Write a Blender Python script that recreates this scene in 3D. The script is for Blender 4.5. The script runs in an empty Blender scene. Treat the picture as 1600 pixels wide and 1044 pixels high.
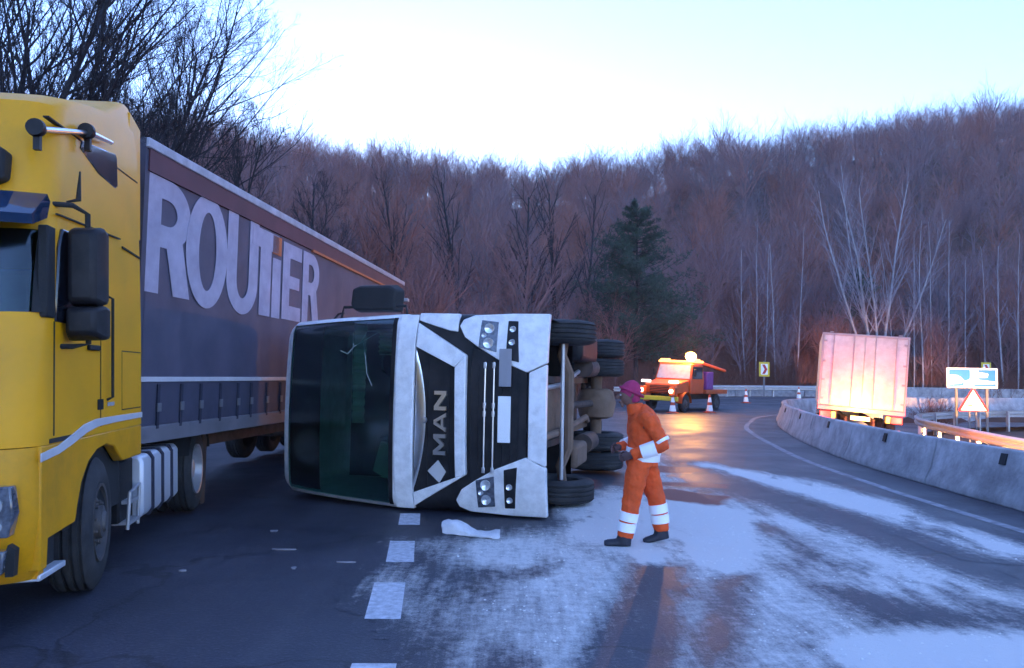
import bpy, bmesh, math, random
import numpy as np
from mathutils import Vector, Matrix, Euler

S = bpy.context.scene
C = S.collection
R = math.radians
rng = random.Random(7)

# ------------------------------------------------------------------ camera
cam_d = bpy.data.cameras.new('camera')
cam = bpy.data.objects.new('camera', cam_d); C.objects.link(cam)
cam_d.sensor_width = 36.0; cam_d.lens = 27.0
cam_d.clip_start = 0.05; cam_d.clip_end = 2000
PITCH = math.atan(66 / 1200)
cam.matrix_world = Matrix.Translation((0, 0, 1.7)) @ Matrix.Rotation(math.pi / 2 + PITCH, 4, 'X') @ Matrix.Rotation(R(1.1), 4, 'Z')
S.camera = cam

# ------------------------------------------------------------------ sky, sun, exposure
SUN_EL, SUN_AZ = R(8.0), R(-10.0)       # low behind the wooded hill, a little left of the view axis
w = bpy.data.worlds.new('World'); S.world = w; w.use_nodes = True
wn = w.node_tree.nodes; wl = w.node_tree.links; wn.clear()
sky = wn.new('ShaderNodeTexSky'); sky.sky_type = 'NISHITA'; sky.sun_disc = False
sky.sun_elevation = SUN_EL; sky.sun_rotation = SUN_AZ
sky.altitude = 300; sky.air_density = 1.0; sky.dust_density = 0.08; sky.ozone_density = 3.6
bg = wn.new('ShaderNodeBackground'); bg.inputs['Strength'].default_value = 0.15
wo = wn.new('ShaderNodeOutputWorld')
wl.new(sky.outputs[0], bg.inputs[0]); wl.new(bg.outputs[0], wo.inputs[0])
sun_d = bpy.data.lights.new('sun', 'SUN'); sun_d.energy = 0.5; sun_d.angle = R(10); sun_d.color = (1, .9, .8)
sun = bpy.data.objects.new('sun', sun_d); C.objects.link(sun)
to_sun = Vector((math.sin(SUN_AZ) * math.cos(SUN_EL), math.cos(SUN_AZ) * math.cos(SUN_EL), math.sin(SUN_EL)))
sun.rotation_euler = to_sun.to_track_quat('Z', 'Y').to_euler()
S.view_settings.view_transform = 'Standard'; S.view_settings.look = 'None'
S.view_settings.exposure = 2.55; S.view_settings.gamma = 1.0; S.view_settings.use_curve_mapping = False
S.view_settings.use_white_balance = True; S.view_settings.white_balance_temperature = 6600; S.view_settings.white_balance_tint = 36
S.render.engine = 'CYCLES'
S.cycles.use_denoising = True
S.cycles.max_bounces = 5; S.cycles.diffuse_bounces = 2; S.cycles.glossy_bounces = 2; S.cycles.use_adaptive_sampling = True; S.cycles.adaptive_threshold = .03; S.cycles.transparent_max_bounces = 12
S.cycles.use_light_tree = False
S.cycles.sample_clamp_indirect = 4.0

# ------------------------------------------------------------------ materials
MATS = {}
def M(name, col, rough=.5, metal=0., var=.15, scale=5., bump=0., bscale=60., dirt=None, damt=.5, dscale=2.5, spec=.5, coat=0., rnd=0., rcol=None, emit=None, estr=0.):
    m = bpy.data.materials.new(name); m.use_nodes = True
    nt = m.node_tree; n = nt.nodes; l = nt.links
    b = n['Principled BSDF']
    b.inputs['Roughness'].default_value = rough; b.inputs['Metallic'].default_value = metal
    b.inputs['Specular IOR Level'].default_value = spec; b.inputs['Coat Weight'].default_value = coat
    tc = n.new('ShaderNodeTexCoord'); nz = n.new('ShaderNodeTexNoise')
    nz.inputs['Scale'].default_value = scale; nz.inputs['Detail'].default_value = 6
    l.new(tc.outputs['Object'], nz.inputs['Vector'])
    rp = n.new('ShaderNodeMapRange'); rp.inputs[1].default_value = .3; rp.inputs[2].default_value = .7
    rp.inputs[3].default_value = 1 - var; rp.inputs[4].default_value = 1 + var
    l.new(nz.outputs[0], rp.inputs[0])
    mx = n.new('ShaderNodeVectorMath'); mx.operation = 'SCALE'; mx.inputs[0].default_value = col[:3]
    l.new(rp.outputs[0], mx.inputs['Scale'])
    out = mx.outputs[0]
    if rnd:
        oi = n.new('ShaderNodeObjectInfo')
        mm = n.new('ShaderNodeMix'); mm.data_type = 'RGBA'
        l.new(oi.outputs['Random'], mm.inputs[0]); l.new(out, mm.inputs[6]); mm.inputs[7].default_value = (*rcol, 1)
        out = mm.outputs[2]
    if dirt:
        n2 = n.new('ShaderNodeTexNoise'); n2.inputs['Scale'].default_value = dscale; n2.inputs['Detail'].default_value = 8
        n2.inputs['Roughness'].default_value = .7
        l.new(tc.outputs['Object'], n2.inputs['Vector'])
        r2 = n.new('ShaderNodeMapRange'); r2.inputs[1].default_value = .42; r2.inputs[2].default_value = .75
        r2.inputs[3].default_value = 0; r2.inputs[4].default_value = damt
        l.new(n2.outputs[0], r2.inputs[0])
        md = n.new('ShaderNodeMix'); md.data_type = 'RGBA'; l.new(r2.outputs[0], md.inputs[0])
        l.new(out, md.inputs[6]); md.inputs[7].default_value = (*dirt, 1); out = md.outputs[2]
    l.new(out, b.inputs['Base Color'])
    if bump:
        n3 = n.new('ShaderNodeTexNoise'); n3.inputs['Scale'].default_value = bscale; n3.inputs['Detail'].default_value = 5
        l.new(tc.outputs['Object'], n3.inputs['Vector'])
        bp = n.new('ShaderNodeBump'); bp.inputs['Strength'].default_value = bump; bp.inputs['Distance'].default_value = .02
        l.new(n3.outputs[0], bp.inputs['Height']); l.new(bp.outputs[0], b.inputs['Normal'])
    if emit:
        b.inputs['Emission Color'].default_value = (*emit, 1); b.inputs['Emission Strength'].default_value = estr
    MATS[name] = m
    return m
def GLASS(name, tint, refl=.25):
    m = bpy.data.materials.new(name); m.use_nodes = True
    nt = m.node_tree; n = nt.nodes; l = nt.links; n.clear()
    o = n.new('ShaderNodeOutputMaterial'); t = n.new('ShaderNodeBsdfTransparent'); g = n.new('ShaderNodeBsdfGlossy')
    t.inputs[0].default_value = (*tint, 1); g.inputs['Roughness'].default_value = .16
    g.inputs[0].default_value = (.8, .95, 1, 1)
    lw = n.new('ShaderNodeLayerWeight'); lw.inputs[0].default_value = refl
    mr = n.new('ShaderNodeMapRange'); mr.inputs[3].default_value = .05; mr.inputs[4].default_value = .8
    l.new(lw.outputs['Facing'], mr.inputs[0])
    mx = n.new('ShaderNodeMixShader'); l.new(mr.outputs[0], mx.inputs[0]); l.new(t.outputs[0], mx.inputs[1]); l.new(g.outputs[0], mx.inputs[2])
    l.new(mx.outputs[0], o.inputs[0]); MATS[name] = m
    return m

GRIME = (.05, .042, .04)
M('yellow_paint', (.92, .37, .001), .45, var=.06, dirt=(.50, .24, .01), damt=.5, coat=.08, spec=.3, bump=.03, bscale=4)
M('yellow_lower', (.84, .33, .001), .45, var=.08, dirt=(.22, .12, .02), damt=.6, coat=.05, spec=.3)
M('silver_stripe', (.55, .53, .56), .4, var=.08)
M('truck_white', (.90, .88, .88), .38, var=.06, dirt=(.36, .33, .32), damt=.45, dscale=7, coat=.2)
M('truck_black', (.012, .012, .015), .5, spec=.25, var=.2, dirt=(.06, .05, .05), damt=.5)
M('matte_black', (.012, .012, .014), .75, var=.3, bump=.2)
M('rubber', (.022, .022, .025), .85, var=.3, dirt=(.07, .065, .065), damt=.6, bump=.15)
M('rim_steel', (.55, .56, .60), .42, metal=.6, var=.15, dirt=(.15, .13, .12), damt=.6)
M('rim_dark', (.10, .095, .10), .6, metal=.3, var=.2, dirt=(.12, .08, .05), damt=.7)
M('chrome', (.78, .79, .84), .28, metal=1., var=.05)
M('aluminium', (.72, .73, .78), .42, metal=.4, var=.08, dirt=(.3, .3, .33), damt=.4)
M('lens_clear', (.75, .78, .82), .12, metal=.5, var=.25, scale=30, coat=1.)
M('lens_dark', (.10, .11, .14), .15, var=.5, scale=25, coat=1.)
M('blue_glass', (.008, .03, .075), .08, var=.2, coat=1.)
M('twig_pale', (.30, .25, .29), .9, var=.2, scale=1.)
M('dark_glass', (.008, .012, .02), .06, var=.2, coat=1.)
M('curtain_tarp', (.066, .060, .096), .6, var=.18, scale=1.2, dirt=(.13, .10, .14), damt=.5, bump=.25, bscale=3)
M('letter_print', (.40, .36, .46), .6, var=.12, scale=3, dirt=(.22, .20, .28), damt=.7)
M('red_tarp', (.11, .032, .042), .6, var=.2, scale=2)
M('orange_print', (.55, .13, .04), .6, var=.1)
M('trailer_rail', (.45, .44, .50), .45, metal=.2, var=.15, dirt=(.16, .14, .17), damt=.6, dscale=4)
M('trailer_board', (.055, .055, .09), .6, var=.2, dirt=(.06, .05, .07), damt=.6)
M('strap', (.02, .02, .04), .7, var=.2)
M('chassis', (.06, .042, .04), .75, var=.4, dirt=(.13, .075, .045), damt=.8, bump=.3, bscale=25)
M('mud_brown', (.22, .13, .085), .8, var=.35, dirt=(.08, .055, .05), damt=.8, bump=.4, bscale=20)
M('plate_white', (.92, .92, .92), .4, var=.02)
M('grey_plastic', (.32, .31, .34), .6, var=.1)
M('warning_plate', (.60, .57, .55), .5, var=.08)
M('seat_fabric', (.08, .14, .14), .9, var=.3)
M('cab_inner', (.05, .07, .07), .9, var=.3)
M('curtain_cloth', (.36, .38, .32), .9, var=.2)
M('hi_vis_orange', (.95, .095, .008), .75, var=.12, scale=8, bump=.5, bscale=14, dirt=(.32, .05, .03), damt=.35, dscale=5)
M('reflective_band', (.98, .98, 1.0), .35, var=.02, spec=.8)
M('beanie', (.45, .03, .11), .9, var=.15, bump=.6, bscale=90)
M('skin', (.20, .09, .065), .55, var=.1)
M('glove', (.10, .05, .05), .8, var=.2)
M('boot', (.02, .022, .035), .6, var=.3)
M('wood_handle', (.09, .045, .035), .6, var=.2)
M('concrete', (.44, .43, .45), .85, var=.22, scale=3.5, dirt=(.13, .12, .13), damt=.85, dscale=1.1, bump=.6, bscale=14)
M('galvanised', (.50, .50, .53), .42, metal=.55, var=.12, dirt=(.3, .25, .22), damt=.4)
M('road_paint', (.62, .62, .66), .65, var=.15, scale=18, dirt=(.09, .09, .11), damt=.55, dscale=16)
M('edge_paint', (.30, .30, .33), .7, var=.3, scale=9, dirt=(.06, .06, .075), damt=1., dscale=3)
M('truck_box', (.68, .65, .62), .5, var=.08, dirt=(.38, .34, .30), damt=.7, dscale=1.6)
M('box_frame', (.42, .38, .38), .5, var=.1)
M('tail_red', (.5, .01, .01), .3, emit=(1, .03, .012), estr=1.8)
M('tail_amber', (.5, .2, .01), .3, emit=(1, .40, .06), estr=1.2)
M('marker_white', (.8, .8, .8), .3, emit=(1, .85, .6), estr=6)
M('beacon_amber', (.8, .3, .0), .3, emit=(1, .50, .03), estr=25)
M('bar_amber', (.8, .3, .05), .3, emit=(1, .42, .08), estr=1.0)
M('head_white', (.8, .8, .8), .3, emit=(1, .86, .66), estr=30)
M('work_lamp', (.9, .9, .9), .3, emit=(1, .86, .74), estr=.8)
M('rescue_orange', (.62, .085, .008), .45, var=.12, dirt=(.25, .06, .02), damt=.5)
M('rescue_purple', (.20, .04, .22), .6, var=.2)
M('windscreen_grey', (.36, .40, .48), .15, var=.15, coat=.6)
M('sign_yellow', (.75, .55, .03), .5, var=.05)
M('sign_red', (.55, .02, .02), .5, var=.05)
M('sign_white', (.95, .95, .95), .45, var=.02)
M('sign_blue', (.01, .20, .75), .45, var=.05)
M('post_grey', (.18, .18, .20), .5, metal=.4, var=.1)
M('cone_red', (.62, .08, .03), .6, var=.1)
M('bark_dark', (.020, .018, .024), .9, var=.3, scale=8)
M('bark_wood', (.30, .115, .088), .9, var=.45, scale=.8, rnd=1, rcol=(.24, .165, .19), spec=.1)
M('bark_grey', (.14, .11, .13), .9, var=.3, scale=2)
M('bark_birch', (.42, .39, .42), .85, var=.25, scale=1.5, dirt=(.12, .10, .11), damt=.7, dscale=3)
M('needles', (.018, .050, .030), .8, var=.5, scale=.9)
M('shrub_twigs', (.18, .07, .05), .9, var=.4, scale=1.)
M('leaf_litter', (.11, .045, .032), .95, var=.4, scale=.5, dirt=(.05, .05, .035), damt=.6, dscale=.2, bump=.5, bscale=3)
M('car_paint', (.05, .06, .09), .3, var=.05, coat=.5)
M('powder_lump', (.78, .75, .72), .9, var=.1)
M('lamp_glow', (.8, .8, .8), .2, emit=(1, .95, .9), estr=.5)
M('header_black', (.006, .006, .008), .8, var=.1)
M('crack_white', (.45, .62, .60), .4, var=.2)
M('rail_dark', (.20, .19, .22), .5, metal=.2, var=.2, dirt=(.08, .07, .08), damt=.6)
M('crumple_white', (.72, .72, .75), .5, var=.1, dirt=(.3, .3, .32), damt=.4, dscale=9)
M('debris', (.25, .24, .27), .6, var=.4)
GLASS('wind_glass', (.12, .38, .31), .22)

# ------------------------------------------------------------------ mesh helpers
class MB:
    def __init__(s): s.v = []; s.f = []
    def add(s, vs, fs):
        o = len(s.v); s.v += [tuple(p) for p in vs]; s.f += [tuple(i + o for i in f) for f in fs]; return s
    def box(s, a, b):
        x0, y0, z0 = a; x1, y1, z1 = b
        return s.add([(x0,y0,z0),(x1,y0,z0),(x1,y1,z0),(x0,y1,z0),(x0,y0,z1),(x1,y0,z1),(x1,y1,z1),(x0,y1,z1)],
                     [(0,3,2,1),(4,5,6,7),(0,1,5,4),(1,2,6,5),(2,3,7,6),(3,0,4,7)])
    def prism(s, poly, axis, a, b):
        n = len(poly); i, j = [k for k in range(3) if k != axis]
        def P(p, t):
            q = [0,0,0]; q[axis] = t; q[i] = p[0]; q[j] = p[1]; return q
        vs = [P(p, a) for p in poly] + [P(p, b) for p in poly]
        return s.add(vs, [tuple(range(n)), tuple(range(2*n-1, n-1, -1))] + [(k, (k+1) % n, n+(k+1) % n, n+k) for k in range(n)])
    def loft(s, rings, closed=True, caps=True):
        n = len(rings[0]); vs = [p for r in rings for p in r]; fs = []
        for a in range(len(rings)-1):
            for k in range(n if closed else n-1):
                k2 = (k+1) % n
                fs.append((a*n+k, a*n+k2, (a+1)*n+k2, (a+1)*n+k))
        if caps:
            fs.append(tuple(range(n))); fs.append(tuple(range(len(vs)-1, len(vs)-n-1, -1)))
        return s.add(vs, fs)
    def tube(s, path, rad, sides=8, caps=True):
        P = [Vector(p) for p in path]; rr = rad if isinstance(rad, (list, tuple)) else [rad]*len(P)
        rings = []; up = None
        for k, p in enumerate(P):
            t = (P[min(k+1, len(P)-1)] - P[max(k-1, 0)])
            t = t.normalized() if t.length > 1e-9 else Vector((0,0,1))
            if up is None:
                up = t.orthogonal().normalized()
            u = (up - t*up.dot(t))
            u = u.normalized() if u.length > 1e-6 else t.orthogonal().normalized()
            up = u; v = t.cross(u)
            rings.append([p + (u*math.cos(2*math.pi*i/sides) + v*math.sin(2*math.pi*i/sides))*rr[k] for i in range(sides)])
        return s.loft(rings, True, caps)
    def lathe(s, prof, axis=0, c=(0,0,0), n=28, closed_prof=True):
        # prof: (along axis, radius)
        rings = []
        i, j = [k for k in range(3) if k != axis]
        for (a, r) in prof:
            ring = []
            for k in range(n):
                q = [0,0,0]; q[axis] = c[axis]+a; q[i] = c[i]+r*math.cos(2*math.pi*k/n); q[j] = c[j]+r*math.sin(2*math.pi*k/n)
                ring.append(q)
            rings.append(ring)
        return s.loft(rings, True, True)
    def map(s, fn): s.v = [tuple(fn(Vector(p))) for p in s.v]; return s
    def mesh(s, name, smooth=None, warp=None, cuts=None):
        me = bpy.data.meshes.new(name)
        me.from_pydata(s.v, [], s.f)
        bm = bmesh.new(); bm.from_mesh(me)
        if cuts:
            for ax, vals in cuts:
                for t in vals:
                    co = [0,0,0]; co[ax] = t; no = [0,0,0]; no[ax] = 1
                    bmesh.ops.bisect_plane(bm, geom=bm.verts[:]+bm.edges[:]+bm.faces[:], plane_co=co, plane_no=no, dist=1e-5)
        if warp:
            for v in bm.verts: v.co = warp(v.co)
        bmesh.ops.recalc_face_normals(bm, faces=bm.faces)
        bm.to_mesh(me); bm.free()
        if smooth is not None:
            me.shade_smooth()
            if smooth < 179: me.set_sharp_from_angle(angle=R(smooth))
        return me
    def build(s, name, mat, parent=None, bevel=0, smooth=35, warp=None, cuts=None, segs=2, fast=False):
        if fast:
            me = bpy.data.meshes.new(name); me.from_pydata(s.v, [], s.f)
            if smooth: me.shade_smooth()
        else:
            me = s.mesh(name, smooth, warp, cuts)
        return link(name, me, mat, parent, bevel, segs)
def link(name, me, mat, parent=None, bevel=0, segs=2):
    if mat and not me.materials: me.materials.append(MATS[mat])
    o = bpy.data.objects.new(name, me); C.objects.link(o); o.parent = parent
    if bevel:
        b = o.modifiers.new('bevel', 'BEVEL'); b.width = bevel; b.segments = segs; b.limit_method = 'ANGLE'; b.angle_limit = R(35)
        b.harden_normals = False
    return o
def box(name, a, b, mat, parent=None, bevel=0): return MB().box(a, b).build(name, mat, parent, bevel)
def tag(o, label, cat, group=None, kind=None):
    o['label'] = label
    if cat: o['category'] = cat
    if group: o['group'] = group
    if kind: o['kind'] = kind
    return o
def thing(name, label, cat, mw=None, group=None):
    o = bpy.data.objects.new(name, None); C.objects.link(o); o.empty_display_size = .2
    if mw is not None: o.matrix_world = mw
    return tag(o, label, cat, group)
def struct(o): o['kind'] = 'structure'; return o
def copy_tree(o, parent=None):
    c = o.copy(); C.objects.link(c); c.parent = parent
    for ch in list(o.children): copy_tree(ch, c)
    return c
def lamp(name, typ, loc, energy, color, parent=None, size=.05, **kw):
    d = bpy.data.lights.new(name, typ); d.energy = energy; d.color = color
    d.shadow_soft_size = size
    for k, v in kw.items(): setattr(d, k, v)
    o = bpy.data.objects.new(name, d); C.objects.link(o); o.location = loc; o.parent = parent
    return o
def spline(pts, n=12):
    P = [np.array(p, float) for p in pts]; P = [2*P[0]-P[1]] + P + [2*P[-1]-P[-2]]; out = []
    for k in range(1, len(P)-2):
        a, b, c, d = P[k-1:k+3]
        for i in range(n):
            t = i/n
            out.append(.5*((2*b)+(-a+c)*t+(2*a-5*b+4*c-d)*t*t+(-a+3*b-3*c+d)*t**3))
    out.append(P[-2]); return np.array(out)
def resample(path, step):
    d = np.r_[0, np.cumsum(np.linalg.norm(np.diff(path, axis=0), axis=1))]
    s = np.arange(0, d[-1], step)
    return np.stack([np.interp(s, d, path[:, k]) for k in range(path.shape[1])], 1)
def noise2(x, y, seed=0, octaves=4, rough=.5):
    out = np.zeros_like(x, dtype=float); amp = 1; tot = 0
    for o in range(octaves):
        g = np.random.RandomState(seed*31+o).rand(256, 256)
        xi = np.floor(x).astype(int); yi = np.floor(y).astype(int); fx = x-xi; fy = y-yi
        fx = fx*fx*(3-2*fx); fy = fy*fy*(3-2*fy)
        a = g[xi % 256, yi % 256]; b = g[(xi+1) % 256, yi % 256]; c = g[xi % 256, (yi+1) % 256]; d = g[(xi+1) % 256, (yi+1) % 256]
        out += amp*(a*(1-fx)*(1-fy)+b*fx*(1-fy)+c*(1-fx)*fy+d*fx*fy); tot += amp
        amp *= rough; x = x*2+17.3; y = y*2+9.1
    return out/tot
def in_poly(x, y, poly):
    r = np.zeros(x.shape, bool); n = len(poly)
    for k in range(n):
        x0, y0 = poly[k]; x1, y1 = poly[(k+1) % n]
        c = ((y0 > y) != (y1 > y)) & (x < (x1-x0)*(y-y0)/((y1-y0) if y1 != y0 else 1e-9)+x0); r ^= c
    return r
def dist_line(x, y, pts, close=False):
    d = np.full(x.shape, 1e9); n = len(pts)
    for k in range(n if close else n-1):
        a = pts[k]; b = pts[(k+1) % n]; ab = np.array(b)-np.array(a); L = max(ab@ab, 1e-9)
        t = np.clip(((x-a[0])*ab[0]+(y-a[1])*ab[1])/L, 0, 1)
        d = np.minimum(d, np.hypot(x-a[0]-t*ab[0], y-a[1]-t*ab[1]))
    return d

# ------------------------------------------------------------------ terrain and roads
def zg(x, y):
    x = np.asarray(x, float); y = np.asarray(y, float)
    rise = .0003*np.clip(y-12, 0, 48)**2 + .029*np.clip(y-60, 0, 200)*.0
    cross = -.045*np.clip(-x-3.3, 0, 6)*np.clip((30-y)/10, 0, 1)
    return rise + cross
BAR = spline([(6.9,-12),(6.9,0),(6.97,10.5),(7.08,13.1),(7.34,16.6),(8.04,20.9),(9.0,25.2),(10.15,29.3),(12.3,34.2),(18,38.5),(26,41.5),(40,44),(75,47),(140,50)])
OUT = spline([(-9,-12),(-9,0),(-9,10),(-8.8,16),(-7.5,25),(-3,37),(5,47),(14,54),(25,57.5),(40,60),(75,63),(140,66)])
RAIL = spline([(10.4,-12),(10.6,0),(11.3,8),(13.3,20),(14.7,26),(16.0,30.3),(18.6,34),(25,37.4),(40,40),(75,43),(140,46)])
def arc(path, n):
    d = np.r_[0, np.cumsum(np.linalg.norm(np.diff(path, axis=0), axis=1))]; s = np.linspace(0, d[-1], n)
    return np.stack([np.interp(s, d, path[:, k]) for k in range(2)], 1)
def strip(name, A, B, mat, dz, nc=16, n=140):
    A = arc(A, n); B = arc(B, n); mb = MB(); rings = []
    for a, b in zip(A, B):
        ring = []
        for k in range(nc+1):
            p = a+(b-a)*k/nc; ring.append((p[0], p[1], float(zg(p[0], p[1]))+dz))
        rings.append(ring)
    mb.loft(rings, closed=False, caps=False)
    return struct(mb.build(name, mat, None))
asp = bpy.data.materials.new('asphalt'); asp.use_nodes = True; MATS['asphalt'] = asp
def asphalt_nodes(m, powder=False):
    n = m.node_tree.nodes; l = m.node_tree.links; b = n['Principled BSDF']
    g = n.new('ShaderNodeNewGeometry')
    def noise(sc, det, rough=.6, vec=None):
        z = n.new('ShaderNodeTexNoise'); z.inputs['Scale'].default_value = sc; z.inputs['Detail'].default_value = det; z.inputs['Roughness'].default_value = rough
        l.new(vec or g.outputs['Position'], z.inputs['Vector']); return z.outputs[0]
    def rng_(v, a, b_, c, d):
        r = n.new('ShaderNodeMapRange'); l.new(v, r.inputs[0])
        for i, t in zip((1,2,3,4), (a,b_,c,d)): r.inputs[i].default_value = t
        return r.outputs[0]
    def mix(f, a, c):
        x = n.new('ShaderNodeMix'); x.data_type = 'RGBA'
        if isinstance(f, float): x.inputs[0].default_value = f
        else: l.new(f, x.inputs[0])
        for i, t in ((6,a),(7,c)):
            if isinstance(t, tuple): x.inputs[i].default_value = (*t, 1)
            else: l.new(t, x.inputs[i])
        return x.outputs[2]
    mp = n.new('ShaderNodeMapping'); mp.inputs['Scale'].default_value = (2.2, .35, 1); l.new(g.outputs['Position'], mp.inputs[0])
    big = noise(.55, 5); fine = noise(38, 4, .7); streak = noise(1.3, 5, .6, mp.outputs[0]); mid = noise(6, 5, .65)
    col = mix(rng_(big, .35, .65, 0, 1), (.020, .023, .038), (.040, .041, .062))
    col = mix(rng_(streak, .45, .7, 0, .6), col, (.062, .062, .080))
    col = mix(rng_(mid, .5, .75, 0, .5), col, (.030, .032, .044))
    col = mix(rng_(fine, .52, .72, 0, .8), col, (.105, .105, .125))
    vo = n.new('ShaderNodeTexVoronoi'); vo.feature = 'DISTANCE_TO_EDGE'; vo.inputs['Scale'].default_value = .33
    wv = n.new('ShaderNodeVectorMath'); wv.operation = 'ADD'; l.new(g.outputs['Position'], wv.inputs[0])
    nv_ = n.new('ShaderNodeTexNoise'); nv_.inputs['Scale'].default_value = 1.6; nv_.inputs['Detail'].default_value = 5; l.new(g.outputs['Position'], nv_.inputs['Vector']); l.new(nv_.outputs[1], wv.inputs[1])
    l.new(wv.outputs[0], vo.inputs['Vector'])
    col = mix(rng_(vo.outputs['Distance'], .004, .012, .75, 0), col, (.016, .016, .022))
    patch = noise(.21, 2, .5); col = mix(rng_(patch, .54, .56, 0, .35), col, (.025, .027, .038))
    rough = rng_(big, .35, .65, .42, .62)
    if powder:
        at = n.new('ShaderNodeAttribute'); at.attribute_name = 'powder'
        a2 = n.new('ShaderNodeAttribute'); a2.attribute_name = 'stain'
        grain = noise(11, 6, .72); spk = noise(75, 3, .7)
        ad = n.new('ShaderNodeMath'); ad.operation = 'ADD'; l.new(at.outputs['Fac'], ad.inputs[0])
        l.new(rng_(grain, .3, .7, -.24, .24), ad.inputs[1])
        a3 = n.new('ShaderNodeMath'); a3.operation = 'ADD'; l.new(ad.outputs[0], a3.inputs[0]); l.new(rng_(spk, .3, .7, -.13, .13), a3.inputs[1])
        mp2 = n.new('ShaderNodeMapping'); mp2.inputs['Rotation'].default_value = (0, 0, R(22)); mp2.inputs['Scale'].default_value = (7, .7, 1); l.new(g.outputs['Position'], mp2.inputs[0])
        stk = noise(1.6, 6, .7, mp2.outputs[0]); a4 = n.new('ShaderNodeMath'); a4.operation = 'ADD'; l.new(a3.outputs[0], a4.inputs[0]); l.new(rng_(stk, .3, .7, -.20, .20), a4.inputs[1]); a3 = a4
        f = rng_(a3.outputs[0], .16, .92, 0, .95)
        col = mix(f, col, (.72, .69, .67))
        st = n.new('ShaderNodeMath'); st.operation = 'ADD'; l.new(a2.outputs['Fac'], st.inputs[0]); l.new(rng_(grain, .3, .7, -.15, .15), st.inputs[1])
        col = mix(rng_(st.outputs[0], .15, .55, 0, .92), col, (.26, .050, .028))
        x = n.new('ShaderNodeMix'); l.new(f, x.inputs[0]); l.new(rough, x.inputs[2]); x.inputs[3].default_value = .85; rough = x.outputs[0]
    l.new(col, b.inputs['Base Color']); l.new(rough, b.inputs['Roughness'])
    bp = n.new('ShaderNodeBump'); bp.inputs['Strength'].default_value = .55; bp.inputs['Distance'].default_value = .012
    hgt = fine
    if powder:
        mh = n.new('ShaderNodeMath'); mh.operation = 'MULTIPLY'; l.new(f, mh.inputs[0]); l.new(grain, mh.inputs[1])
        mh2 = n.new('ShaderNodeMath'); mh2.operation = 'MULTIPLY_ADD'; l.new(mh.outputs[0], mh2.inputs[0]); mh2.inputs[1].default_value = 3.0; l.new(fine, mh2.inputs[2]); hgt = mh2.outputs[0]
    l.new(hgt, bp.inputs['Height']); l.new(bp.outputs[0], b.inputs['Normal'])
asphalt_nodes(asp)
pwm = bpy.data.materials.new('powder'); pwm.use_nodes = True; MATS['powder'] = pwm
asphalt_nodes(pwm, True)

strip('road', OUT, BAR, 'asphalt', 0, 24, 160)
strip('lower_road', BAR+np.array([.1, 0]), RAIL+np.array([.4, 0]), 'asphalt', -.45, 6, 140)

xs = np.r_[np.linspace(-420,-80,18)[:-1], np.linspace(-80,-12,40)[:-1], np.linspace(-12,40,53)[:-1], np.linspace(40,110,40)[:-1], np.linspace(110,420,18)]
ys = np.r_[np.linspace(-300,-10,12)[:-1], np.linspace(-10,70,81)[:-1], np.linspace(70,210,71)[:-1], np.linspace(210,620,14)]
LOWPOLY = [(p[0]-1.1, p[1]-1.2) for p in BAR] + [(500, 50), (500, -320), (5.7, -320)]
def hill(x, y):
    """height of the wooded slope above the road level"""
    x = np.asarray(x, float); y = np.asarray(y, float)
    far = [tuple(p) for p in OUT[::3]] + [(500, 80)]
    far = [(-9, -320)] + far
    d = dist_line(x, y, far)
    poly = far + [(500, -330), (-9, -330)]
    s = np.where(in_poly(x, y, poly), -d, d)
    t = np.clip(x/np.maximum(y, 12), -1.0, .75)
    A = np.interp(t, [-1, -.25, 0, .17, .33, .5, .667, .75], [26, 31, 32, 35.5, 41, 45, 50, 52])
    q = np.clip((s-3)/84, 0, 1)
    prof = .35*q + .65*(q*q*(3-2*q))
    h = A*prof + np.clip(s-87, 0, 400)*.04
    h += (noise2(x/16+50, y/16+50, 3, 3)-.5)*4*np.clip((s-6)/14, 0, 1)
    return h, s
def zt(x, y):
    h, s = hill(x, y)
    z = zg(x, y) - .07 + h
    low = in_poly(np.asarray(x, float), np.asarray(y, float), LOWPOLY)
    return np.where(low, z-.6, z)
XX, YY = np.meshgrid(xs, ys)
ZZ = zt(XX, YY); mb = MB(); nx = len(xs)
mb.v = list(zip(XX.ravel().tolist(), YY.ravel().tolist(), ZZ.ravel().tolist()))
mb.f = [(j*nx+i, j*nx+i+1, (j+1)*nx+i+1, (j+1)*nx+i) for j in range(len(ys)-1) for i in range(nx-1)]
struct(mb.build('terrain', 'leaf_litter', smooth=180))

# painted markings
def quad_marking(name, pts, mat, dz=.004):
    mb = MB(); mb.add([(x, y, float(zg(x, y))+dz) for x, y in pts], [tuple(range(len(pts)))]); return struct(mb.build(name, mat))
for q in ([(-1.10,7.04),(-.85,7.06),(-.95,7.94),(-1.20,7.92)], [(-.985,5.42),(-.735,5.43),(-.83,6.37),(-1.08,6.35)],
          [(-.85,3.75),(-.58,3.76),(-.64,4.61),(-.90,4.60)], [(-1.24,8.76),(-1.0,8.78),(-1.08,9.5),(-1.32,9.48)], [(-.66,2.2),(-.40,2.2),(-.5,3.0),(-.75,3.0)]):
    quad_marking('lane_dash', q, 'road_paint')
E1 = arc(BAR, 400); tn = np.gradient(E1, axis=0); tn /= np.linalg.norm(tn, axis=1)[:, None]; nl = np.stack([-tn[:,1], tn[:,0]], 1)
off = np.interp(E1[:,1], [0,10,20,26,34,50], [.85,.85,.9,1.1,.7,.7])[:, None]
mb = MB(); A = E1+nl*off; B = E1+nl*(off+.16)
mb.loft([[(a[0],a[1],float(zg(*a))+.004),(b[0],b[1],float(zg(*b))+.004)] for a, b in zip(A, B)], False, False)
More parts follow.
